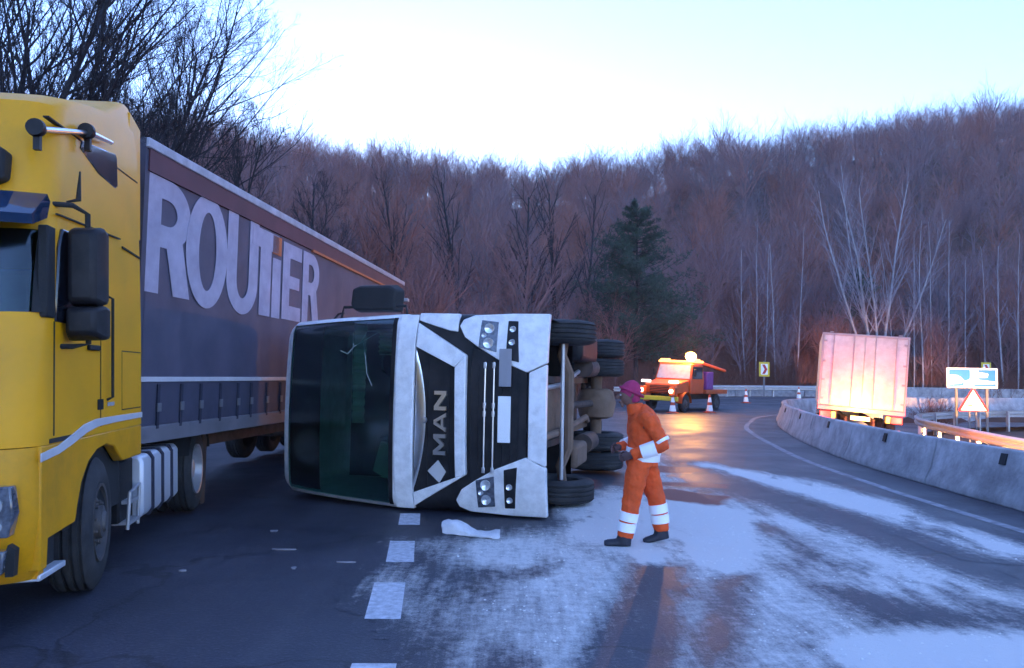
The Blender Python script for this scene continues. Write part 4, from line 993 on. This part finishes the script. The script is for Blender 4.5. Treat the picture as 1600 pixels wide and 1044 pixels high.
MB().prism([(-.2,.90),(-.04,.90),(-.03,.94),(-.19,.94)], 1, -.014, -.006).build('symbol', 'truck_black', ts)
def cone(x, y, label, hh=.85):
    z = float(zg(x, y)); e = thing('traffic_cone', label, 'traffic cone', Matrix.Translation((x, y, z)), 'traffic cones round the accident')
    MB().box((-.24,-.24,.003),(.24,.24,.04)).build('base', 'cone_red', e, .01)
    def f(t): return .17*(1-t)+.035*t
    bands = [(.04,.10,'cone_red'),(.10,.42,'reflective_band'),(.42,.58,'cone_red'),(.58,.84,'reflective_band'),(.84,1.,'cone_red')]
    for a, b, m in bands: MB().lathe([(a*hh,f(a)),(b*hh,f(b))], 2, (0,0,0), 16).build('cone_band', m, e)
cone(7.4, 35.2, 'white banded traffic cone in front of the recovery truck'); cone(14.2, 46.5, 'white banded traffic cone below and left of the chevron sign'); cone(19.6, 52.4, 'white banded traffic cone close to the box truck')
e = cone(9.3, 36.0, 'white banded traffic cone beside the recovery truck wheel') 
# ------------------------------------------------------------------ road worker walking left
pw = thing('person', 'worker in orange high-visibility suit and dark pink beanie walking on the powdered road', 'person', Matrix.Translation((1.36, 8.0, 0)))
def chain(mb, pts, n=14):
    """pts: (x,y,z, r_along_x, r_along_y) elliptical sections around the path"""
    rings = []
    for k, p in enumerate(pts):
        a = Vector(pts[max(k-1,0)][:3]); b = Vector(pts[min(k+1,len(pts)-1)][:3]); t = (b-a).normalized()
        ux = Vector((1,0,0)); ux = (ux-t*ux.dot(t)); ux = ux.normalized() if ux.length > .2 else (Vector((0,0,1))-t*t.z).normalized()
        uy = t.cross(ux).normalized()
        rings.append([Vector(p[:3])+ux*math.cos(2*math.pi*i/n)*p[3]+uy*math.sin(2*math.pi*i/n)*p[4] for i in range(n)])
    return mb.loft(rings)
def fused(name, mb, mat, parent, vox=.012, it=5, disp=0):
    o = mb.build(name, mat, parent, smooth=180)
    m = o.modifiers.new('remesh', 'REMESH'); m.mode = 'VOXEL'; m.voxel_size = vox; m.use_smooth_shade = True
    s = o.modifiers.new('smooth', 'SMOOTH'); s.iterations = it; s.factor = .5
    if disp:
        tx = bpy.data.textures.new('folds', 'CLOUDS'); tx.noise_scale = .07
        d = o.modifiers.new('folds', 'DISPLACE'); d.texture = tx; d.strength = disp; d.mid_level = .5; d.texture_coords = 'LOCAL'
    return o
# local: -x = facing direction, -y = towards the camera (his left side)
def arm_pts(sh, el, wr_, r=1.):
    sh, el, wr_ = Vector(sh), Vector(el), Vector(wr_)
    L = lambda a, b, t: tuple(a+(b-a)*t)
    return [(*sh,.088*r,.088*r),(*L(sh,el,.35),.08*r,.08*r),(*L(sh,el,.8),.07*r,.07*r),(*el,.067*r,.067*r),(*L(el,wr_,.25),.067*r,.067*r),(*L(el,wr_,.7),.057*r,.057*r),(*wr_,.05*r,.05*r)]
ARML = ((.03,-.19,1.30),(.185,-.27,1.04),(-.13,-.20,.93))
ARMR = ((-.03,.19,1.29),(-.02,.27,1.02),(-.22,.10,.98))
LEGL = [(-.03,-.09,.86,.12,.12),(-.07,-.10,.70,.115,.112),(-.105,-.10,.49,.096,.092),(-.12,-.10,.40,.09,.088),(-.15,-.10,.24,.084,.082),(-.17,-.10,.09,.078,.076)]
LEGR = [(.05,.09,.86,.12,.12),(.10,.10,.70,.115,.112),(.165,.11,.51,.096,.092),(.19,.11,.42,.09,.088),(.22,.11,.27,.084,.082),(.24,.11,.125,.078,.076)]
body = MB()
chain(body, [(-.055,0,1.34,.05,.052),(-.09,0,1.42,.047,.05),(-.12,0,1.47,.045,.05)])
hd_ = [(-.15,0,1.42,.025,.03),(-.145,0,1.445,.062,.055),(-.14,0,1.48,.086,.068),(-.13,0,1.53,.098,.076),(-.12,0,1.58,.098,.076),(-.11,0,1.625,.080,.064),(-.105,0,1.65,.04,.035)]
chain(body, hd_)
body.tube([(-.225,0,1.535),(-.262,0,1.50),(-.235,0,1.485)], [.010,.017,.014], 8)            # nose
body.tube([(-.215,-.02,1.455),(-.232,0,1.455),(-.215,.02,1.455)], [.010,.012,.010], 8)      # lips
body.tube([(-.19,0,1.425),(-.215,0,1.418)], [.024,.020], 8)                                  # chin
for s in (1,-1):
    chain(body, [(-.115,s*.072,1.50,.014,.010),(-.105,s*.080,1.53,.022,.012),(-.108,s*.078,1.56,.018,.010)], 8)
    chain(body, [(-.215,s*.03,1.545,.02,.012),(-.225,s*.03,1.552,.012,.010)], 8)
bodyo = fused('body', body, 'skin', pw, .007, 3)
for s in (1,-1): MB().lathe([(-.011,.0001),(-.007,.008),(0,.011),(.007,.008),(.011,.0001)], 0, (-.224,s*.032,1.528), 10).build('eye', 'grey_plastic', bodyo, smooth=90)
suit = MB()
chain(suit, [(.01,0,.80,.165,.195),(.01,0,.90,.155,.19),(.03,0,1.0,.165,.19),(.04,0,1.12,.18,.20),(.02,0,1.24,.172,.21),(-.01,0,1.34,.13,.17),(-.045,0,1.39,.085,.09)], 18)
chain(suit, [(-.02,-.12,1.315,.07,.07),(.02,-.19,1.30,.078,.076),(.04,-.215,1.27,.07,.07)]); chain(suit, [(-.04,.12,1.31,.07,.07),(-.03,.19,1.30,.078,.076),(-.03,.21,1.27,.07,.07)])
chain(suit, arm_pts(*ARML)); chain(suit, arm_pts(*ARMR)); chain(suit, LEGL); chain(suit, LEGR)
so = fused('suit', suit, 'hi_vis_orange', pw, .011, 3, .034)
def ringband(name, pts, k, parent):
    mb = MB(); n = 22; rings = []
    for j, p in enumerate(pts):
        a = Vector(pts[max(j-1,0)][:3]); b = Vector(pts[min(j+1,len(pts)-1)][:3]); t = (b-a).normalized()
        ux = Vector((1,0,0)); ux = (ux-t*ux.dot(t)).normalized(); uy = t.cross(ux).normalized()
        rings.append([Vector(p[:3])+ux*math.cos(2*math.pi*i/n)*(p[3]+k)+uy*math.sin(2*math.pi*i/n)*(p[4]+k) for i in range(n)])
    return mb.loft(rings).build(name, 'reflective_band', parent, smooth=50)
def lerp_pts(pts, z0, z1, m=3):
    zs = [p[2] for p in pts]; o = []
    for i in range(m):
        z = z0+(z1-z0)*i/(m-1); o.append(tuple(float(np.interp(z, zs[::-1], [p[c] for p in pts][::-1])) for c in range(5)))
    return o
for LG, zz in ((LEGL,((.345,.255),(.24,.15))), (LEGR,((.40,.31),(.295,.205)))):
    for a, b in zz: ringband('reflective_band', lerp_pts(LG, a, b), .012, so)
ringband('reflective_band', [(.012,0,.86,.165,.195),(.015,0,.91,.165,.195),(.025,0,.97,.168,.192)], .012, so)
aL = arm_pts(*ARML); aR = arm_pts(*ARMR)
ringband('reflective_band', [aL[4], tuple(np.mean([aL[4], aL[5]], 0)), aL[5]], .013, so); ringband('reflective_band', [aR[4], tuple(np.mean([aR[4], aR[5]], 0)), aR[5]], .013, so)
ringband('reflective_band', [aL[2], tuple(np.mean([aL[2], aL[3]], 0))], .012, so)
box('chest_patch', (-.02,-.226,1.20), (.03,-.214,1.225), 'truck_black', so)
cap = MB(); chain(cap, [(-.070,0,1.455,.050,.074),(-.078,0,1.50,.068,.084),(-.098,0,1.545,.104,.09),(-.112,0,1.575,.116,.092),(-.105,0,1.61,.104,.082),(-.10,0,1.66,.066,.054),(-.10,0,1.685,.02,.02)], 18)
bn = fused('beanie', cap, 'beanie', pw, .008, 4); MB().tube([(-.105+.118*math.cos(t), .096*math.sin(t), 1.562-.05*math.cos(t)) for t in [2*math.pi*i/28 for i in range(29)]], .014, 8).build('beanie_rim', 'beanie', bn, smooth=60)
chain(MB(), []) if 0 else None
neckm = MB(); chain(neckm, [(-.05,0,1.34,.10,.10),(-.068,0,1.39,.088,.086),(-.075,0,1.445,.086,.082)], 16); fused('collar', neckm, 'hi_vis_orange', pw, .01, 3)
for nm, w_, dx, tgt in (('glove', aL[-1], -1, None), ('glove', aR[-1], -1, None)):
    W = Vector(w_[:3]); g = MB(); dirv = (W-Vector(ARML[1] if w_ is aL[-1] else ARMR[1])).normalized(); side_ = Vector((0,1,0)) if w_ is aL[-1] else Vector((0,-1,0))
    dn = dirv.cross(side_).normalized(); dn = dn if dn.z < 0 else -dn
    Pm = W+dirv*.07
    chain(g, [(*(W-dirv*.01),.040,.036),(*(W+dirv*.04),.044,.030),(*(W+dirv*.09),.042,.028)])
    for f in range(4):
        o_ = (W+dirv*.085)+dn*(.030-.020*f)*1.; ln = (.030,.036,.034,.026)[f]
        q = [o_, o_+dirv*ln+side_*.006, o_+dirv*ln*1.1+side_*(.006+ln*.9), o_+dirv*ln*.4+side_*(.012+ln*1.4)]
        g.tube([tuple(x) for x in q], [.0105,.0105,.0095,.008], 8)
    th_ = W+dirv*.035-dn*.04; g.tube([tuple(th_), tuple(th_+dirv*.035-dn*.012+side_*.02), tuple(th_+dirv*.055+side_*.045)], [.013,.0115,.009], 8)
    fused('glove', g, 'glove', pw, .005, 2)
for px_, py_, z0, rot in ((-.19,-.10,.0,0),(.245,.11,.0,R(-14))):
    b = MB()
    chain(b, [(.02,0,.17,.072,.066),(.015,0,.10,.074,.064),(.0,0,.045,.082,.062),(-.005,0,.02,.085,.06)])
    rings = []
    for x, hw, ht in ((.075,.035,.055),(.05,.048,.075),(-.02,.05,.085),(-.10,.053,.07),(-.16,.048,.058),(-.195,.028,.04)):
        rings.append([(x, hw*math.cos(t), max(.004, .03+ht*.62*math.sin(t))) for t in [2*math.pi*i/14 for i in range(14)]])
    b.loft(rings)
    b.map(lambda p: Matrix.Rotation(rot, 3, 'Y') @ p)
    b.map(lambda p: p+Vector((px_, py_, z0+(.028 if rot else 0))))
    fused('boot', b, 'boot', pw, .008, 3)
# ------------------------------------------------------------------ trees
def grow(mb, p, d, length, r, lev, prm, rs, cols=None):
    """recursive bare branch: prm[lev] = (segments, jitter, lift, n_children, child_len, child_angle, sides)"""
    ns, jit, lift, nch, cl, ca, sides = prm[lev][:7]
    pts = [p]; dirs = [d]; q = p; dd = d
    for k in range(ns):
        dd = (dd+Vector((rs.uniform(-1,1), rs.uniform(-1,1), rs.uniform(-1,1)))*jit+Vector((0,0,lift))).normalized()
        q = q+dd*(length/ns); pts.append(q); dirs.append(dd)
    tip = .25 if lev == 0 else .3
    rad = [r*(1-(1-tip)*k/ns) for k in range(ns+1)]
    if sides == 1:     # flat sliver twig
        a = dd.orthogonal().normalized()*r
        mb.add([p-a, p+a, q], [(0,1,2)])
    else:
        mb.tube(pts, rad, sides, caps=False)
    if lev+1 >= len(prm): return
    for c in range(nch):
        t = (.28 if lev == 0 else .18)+(.72 if lev == 0 else .8)*(c+rs.random())/nch
        i = min(int(t*ns), ns-1); f = t*ns-i
        b = pts[i].lerp(pts[i+1], f); bd = dirs[i+1]
        az = rs.random()*2*math.pi; o = bd.orthogonal().normalized(); o = Matrix.Rotation(az, 3, bd) @ o
        a = ca*rs.uniform(.7, 1.25)
        nd = (bd*math.cos(a)+o*math.sin(a)).normalized()
        L = length*cl*(1.15-.75*t)*rs.uniform(.7, 1.2)
        if lev == 0: L = length*cl*(prm[0][7] if len(prm[0]) > 7 else 1.1-.7*t)*rs.uniform(.75, 1.2)
        grow(mb, b, nd, L, max(rad[i]*(.5 if lev == 0 else .55), prm[-1][0]*0+.004), lev+1, prm, rs)
def split_tree(name, label, cat, p, seed, height, r, prm, mat, lean=(0,0), stems=1, spread=.3, group=None, minr=None, tmat=None, crown='crown', dirs=None):
    rs = random.Random(seed)
    root = thing(name, label, cat, Matrix.Translation(p), group)
    tm, cm = MB(), MB()
    for s in range(stems):
        if dirs: d, hs = Vector(dirs[s][:3]).normalized(), dirs[s][3]
        else:
            az = 2*math.pi*(s+rs.random()*.6)/stems
            d = Vector((lean[0]+(spread*math.cos(az) if stems > 1 else 0), lean[1]+(spread*math.sin(az) if stems > 1 else 0), 1)).normalized(); hs = rs.uniform(.8, 1.05) if stems > 1 else 1
        ns, jit, lift, nch, cl, ca, sides = prm[0][:7]
        tmp = MB()
        grow(tmp, Vector((0,0,-.3)), d, height*hs, r*rs.uniform(.8,1.1), 0, prm, rs)
        nv = (ns+1)*sides; nf = ns*sides
        o = len(tm.v); tm.v += tmp.v[:nv]; tm.f += [tuple(i+o for i in f) for f in tmp.f[:nf]]
        o = len(cm.v); cm.v += tmp.v[nv:]; cm.f += [tuple(i-nv+o for i in f) for f in tmp.f[nf:]]
    tm.build('trunk', tmat or mat, root, smooth=180, fast=True); cm.build(crown, mat, root, smooth=0, fast=True)
    return root
def gz(x, y): return float(zt(np.array([x]), np.array([y]))[0])
# dark bare trees on the left bank, above the trailer
PL = [(10,.06,.03,22,.50,.60,6),(7,.13,.07,11,.44,.6,4),(5,.18,.06,7,.5,.6,3),(3,.2,.05,5,.6,.6,3),(1,.2,.05,0,0,0,1)]
left = [(-13.2,16.0,14.5,.17,(.10,0),2,'dark bare tree with twin trunks rising behind the cab roof at the far left'),
        (-11.2,17.0,14.0,.17,(.12,0),1,'dark bare tree with a straight trunk above the yellow cab roof'),
        (-12.4,19.5,13.5,.19,(.10,.0),2,'dark bare tree whose thick limbs lean right over the trailer front'),
        (-16.5,21.0,17.0,.20,(.05,0),1,'tall dark bare tree at the top left corner of the picture'),
        (-12.6,25.0,14.5,.17,(.14,0),2,'dark bare tree with fine spreading twigs above the ROUTIER lettering'),
        (-11.2,28.0,13.5,.15,(.10,0),2,'slim dark bare tree with open twigs against the bright sky'),
        (-15.0,26.0,17.0,.2,(.05,0),2,'tall dark bare tree reaching the top edge left of the bright sky'),
        (-9.8,36.0,9.5,.11,(.05,0),1,'small thin bare tree standing alone at the hedge end left of the bright glow')]
for k, (x, y, h, r, lean, st, lab) in enumerate(left):
    split_tree('bare_tree', lab, 'tree', (x, y, gz(x, y)), 100+k, h*(.9 if k in (2,4,5) else 1), r*.72, PL, 'bark_dark', lean, st, .28, 'dark bare trees on the left bank')
# mid-distance bare trees that stand out of the wood
PM = [(8,.05,.03,16,.42,.55,5),(5,.15,.08,8,.42,.6,3),(4,.2,.06,6,.5,.6,3),(2,.2,.05,0,0,0,1)]
mid = [(-7.5,52,12,.2,'dark bare tree standing just behind the rear end of the trailer'),(-3.4,56,14,.22,'tall dark bare tree above the mirror of the overturned cab'),(.6,60,14,.22,'dark bare tree directly above the overturned white cab'),
       (3.6,62,15,.24,'dark branching tree right of the middle, left of the green pine'),(6.4,66,15,.2,'dark slender tree close to the left side of the green pine'),
       (-12.5,46,11,.2,'dark bare tree behind the middle of the trailer roof'),(-17,44,11,.2,'dark bare tree behind the front half of the trailer roof')]
for k, (x, y, h, r, lab) in enumerate(mid):
    split_tree('bare_tree', lab, 'tree', (x, y, gz(x, y)), 200+k, h, r, PM, 'bark_dark', (rng.uniform(-.1,.1),0), 1, .2, 'dark bare trees at the foot of the hill')
# the big pale many-stemmed birch
PB = [(12,.05,.02,20,.26,.45,6),(5,.12,.08,7,.45,.55,4),(4,.16,.06,6,.5,.55,3),(2,.2,.05,0,0,0,1)]
bx_, by_ = 29.8, 62.5
split_tree('birch_tree', 'large pale birch with many stems fanning out behind the box truck', 'tree', (bx_, by_, gz(bx_, by_)), 301, 18.0, .125, PB, 'twig_pale', dirs=[(-.36,.05,1,1.0),(-.22,-.02,1,1.0),(-.05,.06,1,1.08),(.03,-.05,1,.95),(.20,.03,1,1.02),(.40,.0,1,.85)], stems=6, tmat='bark_birch')
PS = [(10,.04,.02,14,.2,.5,5),(4,.14,.08,6,.45,.6,3),(2,.2,.06,4,.5,.6,3),(1,.2,.05,0,0,0,1)]
bl_ = [(1165,63,12,'left of the box truck, nearest the recovery truck'),(1182,61,13,'left of the box truck, second from the recovery truck'),(1195,64,13,'left of the box truck, leaning just above the chevron sign'),(1212,62,12,'left of the box truck, close right of the chevron sign'),(1246,65,12,'directly left of the box truck roof'),
       (1398,62,13,'rising from the right corner of the box truck'),(1428,60,14,'just right of the box truck'),(1442,63,13,'second to the right of the box truck'),(1456,61,13,'third to the right of the box truck'),(1483,64,13,'above the left end of the blue sign'),(1508,62,13,'above the middle of the blue sign'),(1540,63,14,'above the right end of the blue sign'),(1568,61,12,'right of the blue sign'),(1590,60,13,'at the right edge of the picture')]
for k, (px, Y, h, lab) in enumerate(bl_):
    x = (px-800)/1200*Y; y = Y-0.
    if hill(np.array([x]), np.array([y]))[1][0] < 3.2: y += 3.2; x = (px-800)/1200*y
    split_tree('birch_tree', 'slender pale birch trunk '+lab, 'tree', (x, y, gz(x, y)), 320+k, h*rng.uniform(.85,1.15), rng.uniform(.05,.085), PS, 'twig_pale', (rng.uniform(-.10,.04) if px < 1260 else rng.uniform(-.03,.06), 0), 1, .2, 'slender pale birches along the far bend', tmat='bark_birch')
# green pine beyond the overturned truck
def pine(x, y, h, label, seed):
    rs = random.Random(seed); root = thing('pine_tree', label, 'tree', Matrix.Translation((x, y, gz(x, y))))
    MB().tube([(0,0,-.3),(.05,0,h*.5),(0,.05,h)], [.2,.13,.02], 7).build('trunk', 'bark_dark', root)
    br, nd = MB(), MB()
    z = h*.16
    while z < h*.98:
        t = z/h
        for k in range(rs.randint(4,6)):
            az = rs.random()*2*math.pi; L = (h*.36*min(1,(1-t)*1.5)**.8+.4)*rs.uniform(.5,1.15)
            d = Vector((math.cos(az), math.sin(az), rs.uniform(-.05,.35))).normalized()
            q = [Vector((0,0,z)), Vector((0,0,z))+d*L*.5, Vector((0,0,z))+d*L+Vector((0,0,.12*L))]
            br.tube(q, [.035,.022,.006], 4, False)
            for c in range(int(10+L*11)):
                u = .25+.75*rs.random(); c0 = q[0].lerp(q[2], u)+Vector((rs.gauss(0,.16),rs.gauss(0,.16),rs.gauss(.03,.12)))*L*.42
                for m in range(5):
                    dv_ = Vector((rs.gauss(0,1), rs.gauss(0,1), rs.gauss(.5,.8))).normalized()*rs.uniform(.22,.42); a = dv_.orthogonal().normalized()*.032
                    nd.add([c0-a, c0+a, c0+dv_], [(0,1,2)])
        z += rs.uniform(.26,.42)
    br.build('branches', 'bark_dark', root, smooth=0, fast=True); nd.build('needles', 'needles', root, smooth=0, fast=True)
pine(9.2, 57.0, 14.0, 'dark green pine standing behind the overturned truck left of the beacon', 5)
pine(1.2+33, 76, 8, 'small dark green conifer half hidden behind the big pale birch', 6)
# the wood on the hill: one mass, instanced from a few bare trees
protos = bpy.data.collections.new('wood_prototypes')
PH = [(5,.06,.03,15,.92,.62,4,.85),(5,.15,.035,9,.48,.65,3),(2,.22,.03,6,.6,.75,3),(1,.25,.0,0,0,0,1)]
for v in range(7):
    rs = random.Random(400+v); mbt = MB(); st = 1 if v % 3 else 2
    for s in range(st): grow(mbt, Vector((0,0,-.4)), Vector((rs.uniform(-.12,.12), rs.uniform(-.12,.12), 1)).normalized(), 5.6*rs.uniform(.85,1.15), .14, 0, PH, rs)
    # thicken twig slivers so that they still read from far away
    me = bpy.data.meshes.new('wood_tree'); me.from_pydata(mbt.v, [], mbt.f); me.materials.append(MATS['bark_wood'] if v != 5 else MATS['bark_grey'])
    o = bpy.data.objects.new('wood_tree_%02d' % v, me); protos.objects.link(o)
for v in range(3):
    rs = random.Random(450+v); mbt = MB()
    for k in range(70):
        p0 = Vector((rs.gauss(0,.8), rs.gauss(0,.8), -.1)); d0 = Vector((rs.gauss(0,.35), rs.gauss(0,.35), 1)).normalized()
        grow(mbt, p0, d0, rs.uniform(.9,2.6), .02, 0, [(3,.12,.05,7,.45,.6,3),(2,.2,.05,5,.5,.6,3),(1,.2,.05,0,0,0,1)], rs)
    me = bpy.data.meshes.new('brush'); me.from_pydata(mbt.v, [], mbt.f); me.materials.append(MATS['shrub_twigs'])
    o = bpy.data.objects.new('wood_tree_%02d' % (7+v), me); protos.objects.link(o)
rsn = np.random.RandomState(5)
N = 9000
tt = rsn.uniform(-1.0, .85, N); Yc = 18+rsn.rand(N)**.75*165; Xc = tt*Yc
hh_, ss = hill(Xc, Yc)
ok = (ss > 4.5) & (ss < 112) & ((Xc > -30) | (Yc > 28))
near = (Yc < 40) & (Xc < -5)
ok &= ~(near & (rsn.rand(N) < .5))
X1, Y1, S1 = Xc[ok], Yc[ok], ss[ok]
keepn = np.ones(len(X1), bool); cell = {}
for i in range(len(X1)):
    k_ = (int(X1[i]//3.6), int(Y1[i]//3.6))
    if k_ in cell: keepn[i] = False
    cell[k_] = 1
X1, Y1, S1 = X1[keepn], Y1[keepn], S1[keepn]; n1 = len(X1)
var = rsn.randint(0, 7, n1); scl = rsn.uniform(.72, 1.15, n1)*np.where(Y1 < 42, .62, 1.)*np.where(rsn.rand(n1) < .12, 1.25, 1.)*np.where(S1 < 10, .75, 1.)
# undergrowth along the foot of the slope
M2 = 1500; t2 = rsn.uniform(-.9, .8, M2); Y2 = 20+rsn.rand(M2)*75; X2 = t2*Y2; s2 = hill(X2, Y2)[1]
k2 = (s2 > 2.6) & (s2 < 30); X2, Y2 = X2[k2], Y2[k2]; n2 = len(X2)
XA = np.r_[X1, X2]; YA = np.r_[Y1, Y2]; ZA = zt(XA, YA)
me = bpy.data.meshes.new('woodland'); me.from_pydata(list(zip(XA.tolist(), YA.tolist(), ZA.tolist())), [], [])
me.attributes.new('var', 'INT', 'POINT').data.foreach_set('value', np.r_[var, rsn.randint(7, 10, n2)].astype(np.int32))
me.attributes.new('scl', 'FLOAT', 'POINT').data.foreach_set('value', np.r_[scl, rsn.uniform(.6, 1.2, n2)].astype(np.float32))
me.attributes.new('rz', 'FLOAT', 'POINT').data.foreach_set('value', (rsn.rand(n1+n2)*6.283).astype(np.float32))
wo_ = bpy.data.objects.new('woodland', me); C.objects.link(wo_)
tag(wo_, 'bare purple-brown woodland covering the whole hillside behind the road', 'woodland', kind='stuff')
ng = bpy.data.node_groups.new('woodland', 'GeometryNodeTree')
ng.interface.new_socket('Geometry', in_out='INPUT', socket_type='NodeSocketGeometry'); ng.interface.new_socket('Geometry', in_out='OUTPUT', socket_type='NodeSocketGeometry')
G = ng.nodes; GL = ng.links
gi, go = G.new('NodeGroupInput'), G.new('NodeGroupOutput'); mp_ = G.new('GeometryNodeMeshToPoints'); ci = G.new('GeometryNodeCollectionInfo'); ip = G.new('GeometryNodeInstanceOnPoints')
ci.inputs['Collection'].default_value = protos; ci.inputs['Separate Children'].default_value = True; ci.inputs['Reset Children'].default_value = True
def attr(nm, ty):
    a = G.new('GeometryNodeInputNamedAttribute'); a.data_type = ty; a.inputs['Name'].default_value = nm
    return [o for o in a.outputs if o.enabled and o.name == 'Attribute'][0]
cx = G.new('ShaderNodeCombineXYZ'); GL.new(attr('rz', 'FLOAT'), cx.inputs[2])
GL.new(gi.outputs[0], mp_.inputs['Mesh']); GL.new(mp_.outputs[0], ip.inputs['Points']); GL.new(ci.outputs[0], ip.inputs['Instance'])
ip.inputs['Pick Instance'].default_value = True
GL.new(attr('var', 'INT'), ip.inputs['Instance Index']); GL.new(attr('scl', 'FLOAT'), ip.inputs['Scale']); GL.new(cx.outputs[0], ip.inputs['Rotation'])
GL.new(ip.outputs[0], go.inputs[0])
wo_.modifiers.new('woodland', 'NODES').node_group = ng
print('WOOD', n1, n2, [len(o.data.polygons) for o in protos.objects])
# a dark round bush beside the guardrail
def bush(x, y, s, label, seed):
    rs = random.Random(seed); root = thing('shrub', label, 'shrub', Matrix.Translation((x, y, gz(x, y))))
    m_ = MB()
    for k in range(60):
        grow(m_, Vector((rs.gauss(0,.25), rs.gauss(0,.25), 0))*s, Vector((rs.gauss(0,.6), rs.gauss(0,.6), 1)).normalized(), rs.uniform(.9,1.7)*s, .018, 0, [(3,.15,.03,9,.5,.7,3),(2,.2,.05,8,.5,.7,3),(1,.2,.05,0,0,0,1)], rs)
    m_.build('twigs', 'shrub_twigs', root, smooth=0, fast=True)
bush(20.6, 37.5, 1.0, 'dark bushy shrub between the box truck and the blue sign', 9)
# ------------------------------------------------------------------ evening air over the valley
hz = MB().box((-430,-310,-3),(430,630,75)).build('haze', None)
hm = bpy.data.materials.new('haze_air'); hm.use_nodes = True; hn = hm.node_tree.nodes; hn.clear()
ho = hn.new('ShaderNodeOutputMaterial'); hv = hn.new('ShaderNodeVolumePrincipled')
hv.inputs['Color'].default_value = (.95, .93, 1, 1); hv.inputs['Density'].default_value = .0005; hv.inputs['Anisotropy'].default_value = .0
hv.inputs['Density Attribute'].default_value = ''; hm.cycles.homogeneous_volume = True
hm.node_tree.links.new(hv.outputs[0], ho.inputs['Volume']); hz.data.materials.append(hm)
hz['kind'] = 'stuff'; hz['label'] = 'thin evening haze lying over the whole valley'
S.cycles.volume_bounces = 0
